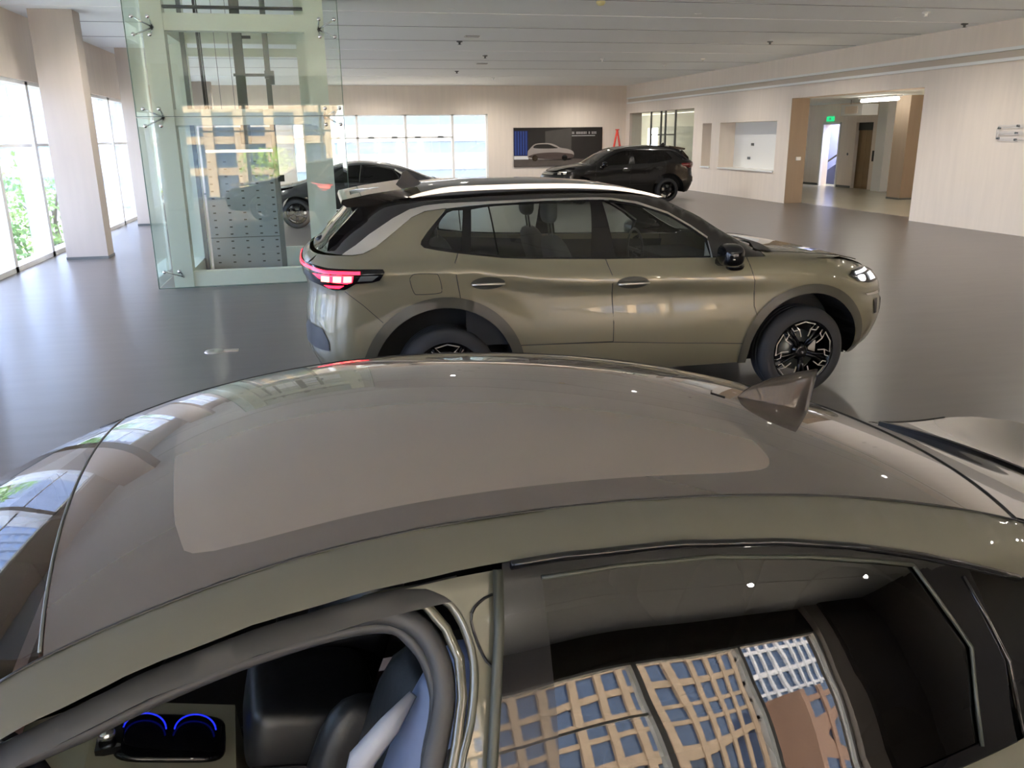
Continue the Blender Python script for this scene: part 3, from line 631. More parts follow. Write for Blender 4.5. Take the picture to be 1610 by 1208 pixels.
def make_saloon(label, loc, rz, P, h=.04, hero=True, trim=False):
    b = SALB; root = thing('saloon_car', label, 'car', loc, rz)
    Z = lambda x: float(b.zs(x)[0]); Yt = lambda x: b.I(x, b.ys)
    hr = .022 if hero else h
    RE = lambda end, y, z: float(b.E(y, z, end)[0])
    X = lambda a, c, n: [float(q) for q in np.linspace(a, c, n)]
    fh = lambda y: -.965 + .028 * (y / .53) ** 2; rh = lambda y: .945 - .10 * (abs(y) / .53) ** 2.2
    # roof
    pane = cr([(-.70, -.455), (-.40, -.462), (0, -.462), (.22, -.455), (.315, -.42), (.345, -.30), (.355, 0), (.345, .30), (.315, .42), (.22, .455), (0, .462), (-.40, .462), (-.70, .455), (-.755, .38), (-.77, .2), (-.775, 0), (-.77, -.2), (-.755, -.38)], 4, True)
    e0, e1 = fh(.53) + .006, rh(.53) - .006
    edge = [(x, -Yt(x) + .003) for x in X(e0, e1, 30)]
    outer = edge + [(rh(y) - .004, y) for y in X(-.5, .5, 15)] + [(x, -y) for x, y in edge[::-1]] + [(fh(y) + .004, y) for y in X(.5, -.5, 15)]
    a = Acc(); patch(a, b, 'top', outer, hr, 0, holes=(pane,)); R_ = a.build('roof_panel', PANO if hero else P, root)
    a = Acc(); patch(a, b, 'top', pane, hr, 0); a.build('sunroof', SUNR, R_)
    a = Acc()
    for s_ in (-1, 1): seam(a, b, 'top', [(x, s_ * Yt(x)) for x in X(-1.0, 1.25, 60)], .0026, -.0006, k=5)
    seam(a, b, 'top', [(fh(y), y) for y in X(-.53, .53, 20)], .003, .0, k=5, mi=1); seam(a, b, 'top', [(rh(y), y) for y in X(-.53, .53, 20)], .004, .0, k=5)
    a.build('roof_joint', [MT['black'], MT['greym']], root)
    # windscreen and rear glass
    xs_ = X(e0 - .006, -1.955, 14)
    a = Acc(); patch(a, b, 'top', [(x, Yt(x) - .004) for x in xs_] + [(x, -Yt(x) + .004) for x in xs_[::-1]] + [(fh(y) - .004, y) for y in X(-.5, .5, 15)], h, 0); a.build('windscreen', MT['wsglass'], root)
    xr = X(e1 + .006, 1.49, 12)
    a = Acc(); patch(a, b, 'top', [(x, -Yt(x) + .015) for x in xr] + [(x, Yt(x) - .015) for x in xr[::-1]] + [(rh(y) + .004, y) for y in X(.5, -.5, 15)], .03, 0); a.build('rear_window', ROOFB, root)
    # body colour rail from windscreen pillar to rear pillar, boot, bonnet, sides
    a = Acc()
    mid = X(-1.0, 1.22, 50); lowx = X(-.985, .80, 44)
    low = [(x, b.zl(x)) for x in lowx]
    up = [(x, Z(x)) for x in mid]
    front = [(x, Z(x) - .002) for x in X(-1.9, -1.03, 12)]
    qtr = [(.80, b.zl(.80)), (.92, 1.11), (.88, 1.03), (.70, .98)]
    patch(a, b, 'side', up + [(x, Z(x) - .004) for x in X(1.28, 1.85, 8)] + [(RE('hi', .6, z), z) for z in (.97, .8, .6, .4, .30)] + arc(1.05, .36, .39, -8, 150, 20) + [(.70, .80)] + qtr[::-1] + low[::-1][1:] + [(-.985, b.zl(-.985))], .03 if hero else h, sides=(-1, 1))
    # front pillar foot and wing
    patch(a, b, 'side', [(-1.0, Z(-1.0))] + [(-.985, b.zl(-.985)), (-1.2, b.zl(-1.2)), (-1.42, b.zl(-1.42)), (-1.47, .96), (-1.47, .35)] + arc(-1.88, .36, .39, 0, 188, 20) + [(-2.5, .28)] + [(RE('lo', .6, z), z) for z in (.3, .5, .7, .8)] + [(-2.45, b.bz(-2.45) - .01), (-2.2, b.bz(-2.2)), (-1.95, b.bz(-1.95) + .01)] + [(x, Z(x) - .003) for x in X(-1.9, -1.05, 12)], h)
    patch(a, b, 'side', [(-1.47, .30), (.66, .30), (.66, .40), (-1.47, .40)], h)
    xb = X(1.515, 1.85, 6)
    patch(a, b, 'top', [(x, -Yt(x)) for x in xb] + [(1.97, -.61), (2.03, -.5), (2.05, 0), (2.03, .5), (1.97, .61)] + [(x, Yt(x)) for x in xb[::-1]], h)
    patch(a, b, 'hi', [(-.6, .3), (.6, .3), (.6, .97), (-.6, .97)], h); patch(a, b, 'lo', [(-.6, .28), (.6, .28), (.6, .80), (-.6, .80)], h)
    patch(a, b, 'top', [(x, Yt(x) + .02) for x in X(-1.96, -2.45, 6)] + [(RE('lo', y, .80), y) for y in X(.6, -.6, 9)] + [(x, -Yt(x) - .02) for x in X(-2.45, -1.96, 6)], h)
    a.build('body_shell', P, root)
    a = Acc(); patch(a, b, 'top', [(x, Yt(x) - .01) for x in (-1.85, -1.95, -2.05)] + [(x, -Yt(x) + .01) for x in (-2.05, -1.95, -1.85)], h, -.012); a.build('cowl', MT['black'], root)
    a = Acc(); yt = lambda x: Yt(x) - .035
    patch(a, b, 'top', [(x, -yt(x)) for x in xb] + [(2.0, -.5), (2.02, 0), (2.0, .5)] + [(x, yt(x)) for x in xb[::-1]], h, .006)
    seam(a, b, 'top', [(1.508, y) for y in X(-.58, .58, 14)], .009, .002, 1); seam(a, b, 'top', [(x, yt(x)) for x in xb], .004, .006, 1); seam(a, b, 'top', [(x, -yt(x)) for x in xb], .004, .006, 1)
    a.build('boot_lid', [P, MT['black']], root)
    # rear door: black frame, glass, skin, handle; quarter window
    bl = [(-.292, 1.436), (-.312, 1.36), (-.353, 1.185), (-.37, 1.05)]
    gtop = [(-.235, 1.412), (-.107, 1.408), (.068, 1.392), (.253, 1.358), (.40, 1.322), (.478, 1.300)]
    for s_ in (-1, 1):
        d = Acc(); patch(d, b, 'side', [(.1, 1.005), (-.37, 1.02), (-.37, .42), (.62, .42), (.66, .62), (.70, .80), (.70, .978)], h, sides=(s_,))
        D = d.build('rear_door', P, root)
        g = Acc(); pane = gtop + [(.575, 1.148), (.548, 1.005), (-.268, 1.035), (-.245, 1.24)]
        patch(g, b, 'side', pane, .02 if hero else h, -.003, sides=(s_,)); g.build('window_glass', MT['darkglass'], D)
        f = Acc(); xs2 = [x for x in lowx if x > -.285]
        patch(f, b, 'side', [(-.292, b.zl(-.292) - .001)] + [(x, b.zl(x) - .001) for x in xs2 if x < .61] + [(.62, b.zl(.62) - .001)] + [(.645, 1.175), (.655, 1.08), (.64, .98), (.1, 1.005), (-.37, 1.02)] + bl[::-1][1:-1], .02 if hero else h, .001, sides=(s_,), holes=(pane,))
        seam(f, b, 'side', [(x, z) for x, z in gtop], .004, .002, 1, sides=(s_,), k=5)
        seam(f, b, 'side', [(x, b.zl(x) - .004) for x in lowx if -.29 < x < .80], .007, .001, 0, sides=(s_,), k=6)
        seam(f, b, 'side', [(.478, 1.300), (.575, 1.148), (.548, 1.0)], .004, .002, 1, sides=(s_,), k=5)
        seam(f, b, 'side', [(-.30, 1.432)] + bl[1:], .009, -.001, 1, sides=(s_,), k=6)
        f.build('window_frame', [MT['gloss'], MT['dgrey']], D)
        k = Acc(); seam(k, b, 'side', [(.36, .93), (.58, .935)], .018, .012, 0, sides=(s_,), k=8, flat=.5); k.build('door_handle', P, D)
        q = Acc(); patch(q, b, 'side', [(.62, b.zl(.62) - .001)] + [(x, b.zl(x) - .001) for x in lowx if x > .63] + qtr[1:-1] + [(.66, .98), (.655, 1.08), (.645, 1.175)], .03, .0, sides=(s_,)); seam(q, b, 'side', [(.60, 1.255), (.668, 1.10), (.66, .99)], .004, .002, sides=(s_,), k=5)
        q.build('quarter_window', MT['darkglass'], root)
        if trim:
            q = Acc(); seam(q, b, 'side', cr([(.56, 1.27), (.75, 1.20), (.86, 1.14), (.84, 1.09), (.70, 1.10)], 3), .016, .012, sides=(s_,)); seam(q, b, 'side', [(.50, 1.31), (.92, 1.03)], .024, .012, sides=(s_,)); q.build('chrome_trim', MT['alu'], root)
            q = Acc(); patch(q, b, 'side', [(-1.2, b.zl(-1.2) - .03)] + [(x, b.zl(x) - .004) for x in X(-1.0, -.30, 12)] + [(-.37, 1.03), (-1.3, 1.03)], .05, .001, sides=(s_,)); q.build('front_window', MT['darkglass'], root)
            q = Acc(); patch(q, b, 'side', [(-1.47, .42), (-.37, .42), (-.37, 1.03), (-1.3, 1.03), (-1.47, .96)], .06, 0, sides=(s_,)); q.build('front_door', P, root)
            q = Acc(); patch(q, b, 'side', [(1.75, .82), (2.0, .82), (2.0, .93), (1.70, .94)], .04, .006, sides=(s_,)); q.build('tail_lamp', MT['redoff'], root)
    # door aperture of the near side, with pillar and rubber seal
    if hero:
        ap = [(-.409, 1.424), (-.371, 1.400), (-.352, 1.356), (-.350, 1.307), (-.366, 1.246), (-.392, 1.185), (-.42, 1.05), (-.43, .80), (-.44, .45)]
        a = Acc(); patch(a, b, 'side', [(-.440, b.zl(-.44) - .004), (-.36, b.zl(-.36) - .004), (-.292, b.zl(-.292) - .004)] + bl[1:] + [(-.37, .42), (-.44, .42)] + cr(ap, 3)[::-1], .02, -.012, sides=(-1,))
        seam(a, b, 'side', [(-.99, 1.318), (-.95, 1.327), (-.897, 1.339), (-.817, 1.362), (-.736, 1.383), (-.652, 1.400), (-.566, 1.414), (-.50, 1.423), (-.45, 1.428)][7:] + cr(ap, 3), .010, -.028, k=10, h=.02, sides=(-1,))
        seam(a, b, 'side', [(-.99, 1.312), (-.897, 1.333), (-.817, 1.356), (-.736, 1.377), (-.652, 1.394), (-.566, 1.408), (-.50, 1.415), (-.452, 1.417), (-.41, 1.403), (-.385, 1.370), (-.372, 1.33), (-.375, 1.28), (-.392, 1.225), (-.42, 1.15), (-.45, 1.05)][6:], .008, -.03, k=8, h=.02, sides=(-1,))
        patch(a, b, 'side', [(x, b.zl(x)) for x in X(-1.2, -.36, 30)] + [(x, b.zl(x) - .035) for x in X(-.36, -1.2, 30)], .03, -.016, mi=1, sides=(-1,))
        st = cr([(-.335, 1.395), (-.305, 1.40), (-.312, 1.36), (-.325, 1.315), (-.340, 1.33), (-.350, 1.375)], 3, True)
        seam(a, b, 'side', st + [st[0]], .0022, -.010, 1, sides=(-1,), k=4)
        a.build('door_pillar', [P, MT['black']], root)
        sl = [(-1.12, 1.255), (-1.05, 1.283), (-.961, 1.308), (-.889, 1.328), (-.814, 1.352), (-.736, 1.372), (-.654, 1.388), (-.568, 1.400), (-.502, 1.404), (-.458, 1.398), (-.424, 1.378), (-.405, 1.348), (-.397, 1.31), (-.402, 1.272), (-.42, 1.225), (-.445, 1.16), (-.475, 1.05), (-.49, .85), (-.50, .5)]
        a = Acc(); seam(a, b, 'side', cr(sl, 3), .017, -.042, k=10, h=.02, sides=(-1,)); seam(a, b, 'side', cr([(x - .012 if x > -.43 else x, z - .016) for x, z in sl], 3), .011, -.058, k=8, h=.02, sides=(-1,))
        a.build('door_seal', MT['seal'], root)
        # cabin seen through the open doorway
        a = Acc(); a.box(-1.9, 1.4, -.70, .70, .24, .36); patch(a, b, 'side', [(-1.4, .36), (.9, .36), (.9, 1.02), (-1.4, .95)], .12, -.09, sides=(1,)); patch(a, b, 'side', [(-.36, .36), (.9, .36), (.9, 1.02), (-.36, 1.02)], .12, -.09, sides=(-1,))
        a.prism([(-1.95, .5), (-1.95, .93), (-1.45, 1.0), (-1.25, .93), (-1.20, .80), (-1.35, .5)], -.70, .70)
        a.box(.85, 1.6, -.6, .6, .36, .98); a.build('cabin_lining', MT['skin_in'], root)
        a = Acc(); patch(a, b, 'top', [(-.93, -.50), (.85, -.50), (.85, .50), (-.93, .50)], .08, -.035); a.build('roof_lining', MT['liner'], root)
        a = Acc(); a.prism([(-1.30, .36), (-1.25, .80), (-1.02, .835), (-.735, .752), (-.70, .36)], -.13, .13); Cn = a.build('centre_console', MT['console'], root)
        a = Acc(); a.ball((-.865, .0, .793), .115, .075, .012, p=5, n=28, M=Matrix.Rotation(math.radians(16), 3, 'Y')); a.build('cup_holder', MT['gloss'], Cn)
        for cx in (-.915, -.815):
            a = Acc(); z = .835 + (-1.02 - cx) * .29 + .024
            a.tube([(cx + .042 * math.cos(t), .058 * math.sin(t), z - .29 * (.042 * math.cos(t))) for t in np.linspace(0.1, math.pi - .1, 16)], .002, 5); a.build('ring_light', MT['blue'], Cn)
        a = Acc(); a.ball((-.985, -.02, .853), .018, .018, .014, n=16); a.build('start_button', MT['knob'], Cn)
        a = Acc(); a.box(-1.005, -.955, -.055, .015, .826, .842); a.build('button_plate', MT['gloss'], Cn)
        a = Acc(); a.ball((-.57, 0, .80), .14, .14, .085, p=6, n=32, m=16, M=Matrix.Rotation(math.radians(12), 3, 'Y')); a.tube([(-.70, -.142, .785), (-.57, -.145, .757), (-.45, -.142, .73)], .003, 4); a.build('armrest', MT['leather'], root)
        sr = make_seat(root, -.72, .38, .52, MT['leather'], face=-1, top=.56, hr=False)
        a = Acc()
        M20 = Matrix.Rotation(math.radians(20), 3, 'Y')
        a.prism([(-.505, .60), (-.42, .60), (-.315, .80), (-.25, 1.0), (-.33, 1.0), (-.42, .80)], .36, .352); a.build('pale_stripe', MT['lightstripe'], sr)
        sl_ = make_seat(root, -.72, -.38, .52, MT['leather'], face=-1, top=.56, hr=False)
        a = Acc()
        a.ball((-.385, -.47, .98), .075, .075, .24, p=2.6, n=24, m=16, M=Matrix.Rotation(math.radians(22), 3, 'Y')); a.build('side_bolster', MT['bluegrey'], sl_)
        a = Acc(); a.tube([(-.545, -.47, .80), (-.535, -.475, .93), (-.505, -.48, 1.03), (-.455, -.48, 1.085), (-.41, -.47, 1.13)], [.012, .02, .024, .02, .008], 8); a.build('pale_stripe', MT['lightstripe'], sl_)
        for y in (-.35, .35): make_seat(root, .35, y, .50, MT['leather'], face=-1, top=.54, hr=False)
        a = Acc(); Mw = Matrix.Rotation(math.radians(-25), 4, 'Y')
        a.lathe([(0, .172), (.015, .187), (0, .202), (-.015, .187), (0, .172)], (0, 0, 0), axis='x', n=36); a.tube([(0, -.18, 0), (0, .18, 0)], .02, 6); a.tube([(0, 0, 0), (0, 0, -.18)], .02, 6); a.tube([(0, 0, 0), (-.2, 0, -.02)], .04, 8)
        o = a.build('steering_wheel', MT['leather'], root); o.location = (-1.08, -.38, .97); o.rotation_euler = (0, math.radians(-25), 0)
        a = Acc(); a.prism([(-1.20, .84), (-1.185, .93), (-1.16, .93), (-1.16, .84)], -.1, .66); a.build('dashboard_trim', MT['pink'], root)
        for s_ in (1,):
            a = Acc(); patch(a, b, 'side', [(-1.47, .42), (-.37, .42), (-.37, 1.03), (-1.3, 1.03), (-1.47, .96)], .06, 0, sides=(s_,)); D = a.build('front_door', P, root)
            a = Acc(); patch(a, b, 'side', [(-1.28, 1.10)] + [(x, b.zl(x) - .004) for x in X(-1.0, -.30, 12)] + [(-.37, 1.03), (-1.3, 1.03)], .05, .001, sides=(s_,)); a.build('window_glass', MT['darkglass'], D)
    # shark fin aerial
    if hero:
        a = Acc(); zf = lambda x, y=0: float(b.T(x, y)[0]) - .002
        L0, L1 = .515, .715; rows = []
        for i, t in enumerate(np.linspace(0, 1, 15)):
            x = L0 + (L1 - L0) * t; w = .021 * math.sin(min(1, t * 1.25 + .02) * math.pi / 2) * (1 if t < .85 else 1 - (t - .85) * 1.2); hh = .104 * (t ** .62) if t > 0 else .001
            ring = []
            for j in range(13):
                u = -1 + 2 * j / 12; y = w * math.copysign(abs(u) ** .8, u); z = hh * (1 - abs(u) ** 1.5) + .001
                ring.append((x + hh * .30 * (1 - abs(u) ** 1.2), y, zf(x, y) + z))
            rows.append(ring)
        vs = [p for r in rows for p in r]; m = 13
        a.add(vs, [(i * m + j, (i + 1) * m + j, (i + 1) * m + j + 1, i * m + j + 1) for i in range(14) for j in range(m - 1)] + [tuple(range(14 * m, 15 * m))], smooth=True)
        seam(a, b, 'top', [(.46, -.03), (.44, 0), (.46, .03)], .002, .001)
        a.build('shark_fin_aerial', MT['fin'], root)
    for x, y in ((-1.88, -.80), (-1.88, .80), (1.05, -.80), (1.05, .80)): make_wheel(root, x, y, R=.345, rr=.245, style='plain', caliper=False)
    for cx in (-1.88, 1.05):
        for s_ in (-1, 1):
            a = Acc()
            ar = np.array(arc(cx, .36, .39, -8, 188, 24)); y = b.S(ar[:, 0], ar[:, 1]); n = len(ar); vs = []
            for i in range(n): vs += [(ar[i, 0], s_ * y[i], ar[i, 1]), (ar[i, 0], s_ * .5, ar[i, 1])]
            a.add(vs, [(2 * i, 2 * i + 1, 2 * i + 3, 2 * i + 2) for i in range(n - 1)]); a.build('wheel_well', MT['well'], root)
    for s_ in (-1, 1):
        a = Acc(); patch(a, b, 'side', [(-2.60, .70), (-2.35, .76), (-2.35, .70), (-2.60, .64)], .05, .006, sides=(s_,)); a.build('head_lamp', MT['alu'], root)
    return root
SALB = saloon_body()

# ------------------------------------------------------------------ room shell
CH = 4.18; XL, XR, YB, YF = -5.0, 13.7, 37.6, -7.0
a = Acc(); a.box(-5.3, 14.28, -7.4, 38.0, -.12, 0); S_(a, 'floor', MT['floor'])
a = Acc(); a.box(14.28, 20.0, 17.0, 38.0, -.12, 0.0); S_(a, 'floor_lobby', MT['tile'])
a = Acc(); a.box(-5.3, 14.28, -7.4, 38.0, CH, CH + .2); S_(a, 'ceiling', MT['ceil'])
for i, y in enumerate((-4.5, .9, 4.4, 8.6, 11.6, 14.2, 16.0, 17.95, 20.4, 22.7, 25.4, 28.5, 32.0)):
    a = Acc(); w = .014
    a.box(XL + .1, XR - .1, y - w, y + w, CH - .006, CH + .01); S_(a, 'trim_%d' % (i + 1), MT['strip'] if i % 3 else MT['stripw'])
# left: soffit above glazing, low kerb
a = Acc(); a.box(-5.3, -4.93, -7.4, 38.0, 3.08, CH + .01); a.box(-5.3, -5.0, -7.4, 38.0, -.1, 0.01); S_(a, 'wall_left', MT['wall'])
def pier(x0, x1, y0, y1, nm='wall_pillar'):
    a = Acc(); a.box(x0, x1, y0, y1, 0, CH); S_(a, nm, MT['pier'])
    a = Acc(); a.box(x0 - .01, x1 + .01, y0 - .01, y1 + .01, 0, .05); S_(a, 'baseboard_pillar', MT['greym'])
for y in (-2.5, 3.8, 10.1, 16.4, 22.7, 29.0, 35.3): pier(-4.58, -3.89, y, y + .46)
pys = [17.1 + 2.03 * k for k in range(-12, 11)]
w = 0
for k in range(-1, 7):
    y0 = 16.4 + 6.3 * (k - 3); y1 = y0 + 6.3
    if y1 < -7.2 : continue
    y0 = max(y0, -7.35); y1 = min(y1, 37.95)
    if y1 - y0 < .3: continue
    w += 1; a = Acc()
    a.box(-5.20, -4.98, y0, y1, 0, .085); a.box(-5.20, -4.98, y0, y1, 3.02, 3.08); a.box(-5.12, -5.04, y0, y1, 1.97, 2.02)
    for y in pys:
        if y0 <= y < y1: a.box(-5.30, -4.98, y - .07, y + .07, 0, 3.08)
    fr = S_(a, 'window_%d' % w, MT['frame'])
    a = Acc(); a.box(-5.10, -5.09, y0, y1, .08, 3.03); a.build('window_glass', MT['dim_left'], fr, kind='structure')
# back wall with its window
BX0 = -1.05
a = Acc(); a.box(-5.3, BX0, YB, 38.0, 0, CH); a.box(BX0, 7.31, YB, 38.0, 3.0, CH); a.box(7.31, 14.3, YB, 38.0, 0, CH); S_(a, 'wall_back', MT['wall'])
w += 1; a = Acc()
for x in (BX0, -.42, 1.63, 3.70, 5.74, 7.27): a.box(x - .05, x + .05, 37.62, 37.80, 0, 3.0)
a.box(BX0, 7.31, 37.62, 37.8, 0, .06); a.box(BX0, 7.31, 37.62, 37.8, 2.95, 3.0); a.box(BX0, 5.74, 37.62, 37.72, 2.02, 2.08)
for x in (.3, .9, 2.2, 3.2, 4.2, 5.2): a.box(x - .12, x + .12, 37.56, 37.62, 2.03, 2.10, mi=1)
fr = S_(a, 'window_%d' % w, [MT['frame'], MT['greym']]); a = Acc(); a.box(BX0, 7.31, 37.70, 37.71, .05, 2.97); a.build('window_glass', MT['dim'], fr, kind='structure')
# right wall: full-height parts, portal, recess, glazed opening
a = Acc()
def rw(y0, y1, z0, z1, x1=14.28): a.box(XR, x1, y0, y1, z0, z1)
rw(-7.4, 17.72, 0, CH); rw(17.72, 23.46, 3.03, CH); rw(23.46, 24.2, 0, CH); rw(24.2, 29.46, 2.42, CH); rw(24.2, 29.46, 0, .90); rw(29.46, 30.25, 0, CH)
rw(30.25, 37.1, 2.98, CH); rw(37.1, 37.7, 0, CH); rw(30.25, 37.1, 0, .9); rw(28.05, 28.72, .90, 2.42)
S_(a, 'wall_right', MT['wall'])
a = Acc(); a.box(14.28, 14.30, 24.1, 29.6, .8, 2.5); S_(a, 'wall_recess', MT['white'])
a = Acc(); a.box(13.66, 14.28, 24.22, 28.04, .885, .925); a.box(13.66, 14.28, 28.73, 29.45, .885, .925); S_(a, 'trim_20', MT['white'])
for z0, z1, m in ((3.59, 3.65, 'white'), (3.39, 3.45, 'white'), (3.45, 3.59, 'slot')):
    a = Acc(); a.box(XR - (.09 if m == 'white' else .015), XR, -7, 37.3, z0, z1); S_(a, 'trim_%d' % (21 + int(z0 * 10) % 5), MT[m])
a = Acc()
for y in (33.72, 33.25, 32.24, 34.82): a.box(13.80, 13.86, y - .04, y + .04, .9, 2.98)
a.box(13.80, 13.86, 32.2, 34.8, 2.02, 2.07); a.box(13.80, 13.86, 30.25, 37.1, .9, .95); fr = S_(a, 'window_30', MT['greym'])
a = Acc(); a.box(13.82, 13.83, 30.25, 37.1, .9, 2.98); a.build('window_glass', MT['green'], fr, kind='structure')
# room behind the glazed opening and the lift lobby
a = Acc(); a.box(18.0, 18.2, 33.2, 44.3, 0, 3.1); a.box(18.0, 18.2, 44.3, 45.8, 2.4, 3.1); a.box(18.0, 18.2, 45.8, 47.0, 0, 3.1); a.box(14.28, 18.2, 47.0, 47.2, 0, 3.1); a.box(14.28, 14.4, 38.0, 47.0, 0, 3.1)
a.box(14.28, 18.2, 29.9, 30.1, 0, 3.1)
S_(a, 'wall_side_room', MT['white'])
a = Acc(); a.box(14.28, 20.2, 15.5, 47.2, 3.12, 3.3); S_(a, 'ceiling_lobby', MT['ceil'])
a = Acc(); a.box(14.28, 18.2, 38.0, 47.2, -.12, 0); S_(a, 'floor_side_room', MT['tile'])
for q in ((19.8, 20.1, 15.5, 28.14, 0, 3.12), (19.8, 20.1, 29.16, 30.17, 0, 3.12), (19.8, 20.1, 28.14, 29.16, 2.40, 3.12), (19.8, 20.1, 30.17, 31.29, 2.36, 3.12), (19.8, 20.1, 31.29, 33.2, 0, 3.12), (18.2, 19.8, 33.0, 33.2, 0, 3.12), (14.28, 19.8, 15.4, 15.6, 0, 3.12)):
    a = Acc(); a.box(*q); S_(a, 'wall_lobby', MT['wall'])
a = Acc(); a.box(19.5, 19.82, 26.98, 27.5, 0, 3.1); S_(a, 'wall_lobby_pier', MT['white'])
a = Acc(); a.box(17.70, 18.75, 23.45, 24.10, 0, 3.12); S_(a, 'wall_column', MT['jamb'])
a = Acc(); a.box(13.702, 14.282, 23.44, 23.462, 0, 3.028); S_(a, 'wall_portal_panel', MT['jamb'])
a = Acc(); a.box(17.69, 18.76, 23.44, 24.11, 0, .05); S_(a, 'baseboard_column', MT['greym'])
a = Acc(); a.box(19.77, 19.8, 31.35, 33.0, 0, .08); a.box(19.77, 19.8, 29.2, 30.1, 0, .08); S_(a, 'baseboard_lobby', MT['greym'])
# stair behind the doorway
a = Acc(); a.box(21.4, 21.5, 29.2, 33.5, 0, 3.2); a.box(20.1, 21.5, 29.0, 29.1, 0, 3.2); a.box(20.1, 21.5, 33.4, 33.5, 0, 3.2); S_(a, 'wall_stair', MT['blueroom'])
a = Acc(); a.prism([(30.0, 0), (32.2, 0), (32.2, .55), (30.0, 1.55)], 20.7, 21.3, 'x'); st = a.build('staircase', MT['darkblue']); tag(st, 'dark blue stair flank seen through the lobby doorway', 'stairs')
a = Acc(); a.tube([(20.6, 32.2, .85), (20.6, 30.0, 1.80)], .04, 6); a.build('handrail', MT['dgrey'], st)
a = Acc(); a.box(20.1, 21.5, 29.0, 33.5, -.1, 0); S_(a, 'floor_stair', MT['tile'])
a = Acc(); a.box(19.76, 19.86, 31.27, 31.36, 0, 2.42); a.box(19.76, 19.86, 30.12, 30.19, 0, 2.42); a.box(19.76, 19.86, 30.12, 31.36, 2.36, 2.43); S_(a, 'door_1', MT['white'])
# front wall behind the camera
a = Acc(); a.box(-5.3, 14.3, -7.4, YF, 3.25, CH); a.box(10.58, 14.3, -7.4, YF, 0, 3.25); a.box(11.3, 14.3, YF, -6.6, 0, CH); S_(a, 'wall_front', MT['charc'])
a = Acc(); a.box(10.6, 11.3, YF, -6.75, 0, CH); S_(a, 'wall_front_pier', MT['pier'])
a = Acc(); a.box(13.58, 13.7, -6.6, -.6, 0, CH); S_(a, 'wall_right_added_panel', MT['charc'])  # unseen dark panel added to darken reflections in the near car's glass
a = Acc()
for x in (-4.95, -2.5, .1, 2.7, 5.30, 7.95, 10.54): a.box(x - .05, x + .05, -7.2, -6.98, 0, 3.25)
a.box(-5, 10.58, -7.2, -6.98, 0, .08); a.box(-5, 10.58, -7.2, -6.98, 3.2, 3.25); a.box(-5, 5.3, -7.15, -7.05, 2.30, 2.36)
fr = S_(a, 'window_40', MT['frame']); a = Acc(); a.box(-5, 10.58, -7.10, -7.09, .05, 3.22); a.build('window_glass', MT['clear'], fr, kind='structure')

# ------------------------------------------------------------------ lift lobby things
t = thing('lift_door', 'bronze double lift door at the end of the lobby', 'lift door', (19.95, 28.65, 0))
for y0, y1 in ((-.505, 0), (0, .505)): a = Acc(); a.box(-.02, .02, y0 + .004, y1 - .004, 0, 2.12); a.build('door_leaf', MT['bronze'], t)
a = Acc(); a.box(-.04, .04, -.51, .51, 2.12, 2.40); a.build('transom', MT['dgrey'], t)
a = Acc(); a.box(19.77, 19.8, 27.86, 28.0, 1.02, 1.40); tag(a.build('call_panel', MT['black']), 'dark lift call panel on the lobby wall right of the bronze door', 'call panel')
t = thing('exit_sign', 'green exit sign with white arrow above the stair doorway', 'exit sign', (19.78, 30.88, 2.57))
a = Acc(); a.box(-.02, .02, -.24, .24, -.09, .09); a.build('sign_box', MT['signgreen'], t)
a = Acc(); a.prism([(.08, -.02), (.08, .02), (-.02, .02), (-.02, .055), (-.09, 0), (-.02, -.055), (-.02, -.02)], -.027, -.021, 'x'); a.build('arrow', MT['pos_txt'], t)
t = thing('ceiling_lamp', 'bright tube lamp on the lobby ceiling', 'ceiling lamp', (17, 24.0, 3.0))
a = Acc(); a.box(-.09, .09, -.95, .95, .06, .12); a.build('lamp_housing', MT['white'], t); a = Acc(); a.tube([(0, -.9, .0), (0, .9, .0)], .045, 10); a.box(-.02, .02, -.7, -.66, 0, .08); a.box(-.02, .02, .66, .70, 0, .08); a.build('lamp_tube', MT['lamp'], t)
t = thing('ceiling_unit', 'white box unit hanging under the lobby ceiling', 'air unit', (18, 26.45, 2.60))
a = Acc(); a.box(-.3, .3, -.6, .6, 0, .36); a.build('housing', MT['white'], t)
for y in (-.5, .5): a = Acc(); a.tube([(0, y, .34), (0, y, .52)], .012, 5); a.build('hanger', MT['greym'], t)
a = Acc(); a.box(-.31, -.30, -.35, .35, .06, .30); a.build('grille', MT['wall'], t)
a = Acc(); a.box(13.97, 14.12, 23.40, 23.46, 1.26, 1.36); tag(a.build('wall_switch', MT['white']), 'small white switch plate on the portal jamb', 'switch')
a = Acc(); a.lathe([(19.79, 0), (19.79, .05), (19.80, .05)], (0, 29.55, 1.25), 'x', 12); tag(a.build('wall_button', MT['greym']), 'small round button left of the bronze lift door', 'button')
for y, z, lb in ((26.7, 1.70, 'small round cable outlet high in the white recess'), (26.9, 1.25, 'small grey socket low in the white recess')):
    a = Acc(); a.box(14.24, 14.28, y - .07, y + .07, z - .04, z + .04); tag(a.build('wall_socket', MT['greym']), lb, 'socket')
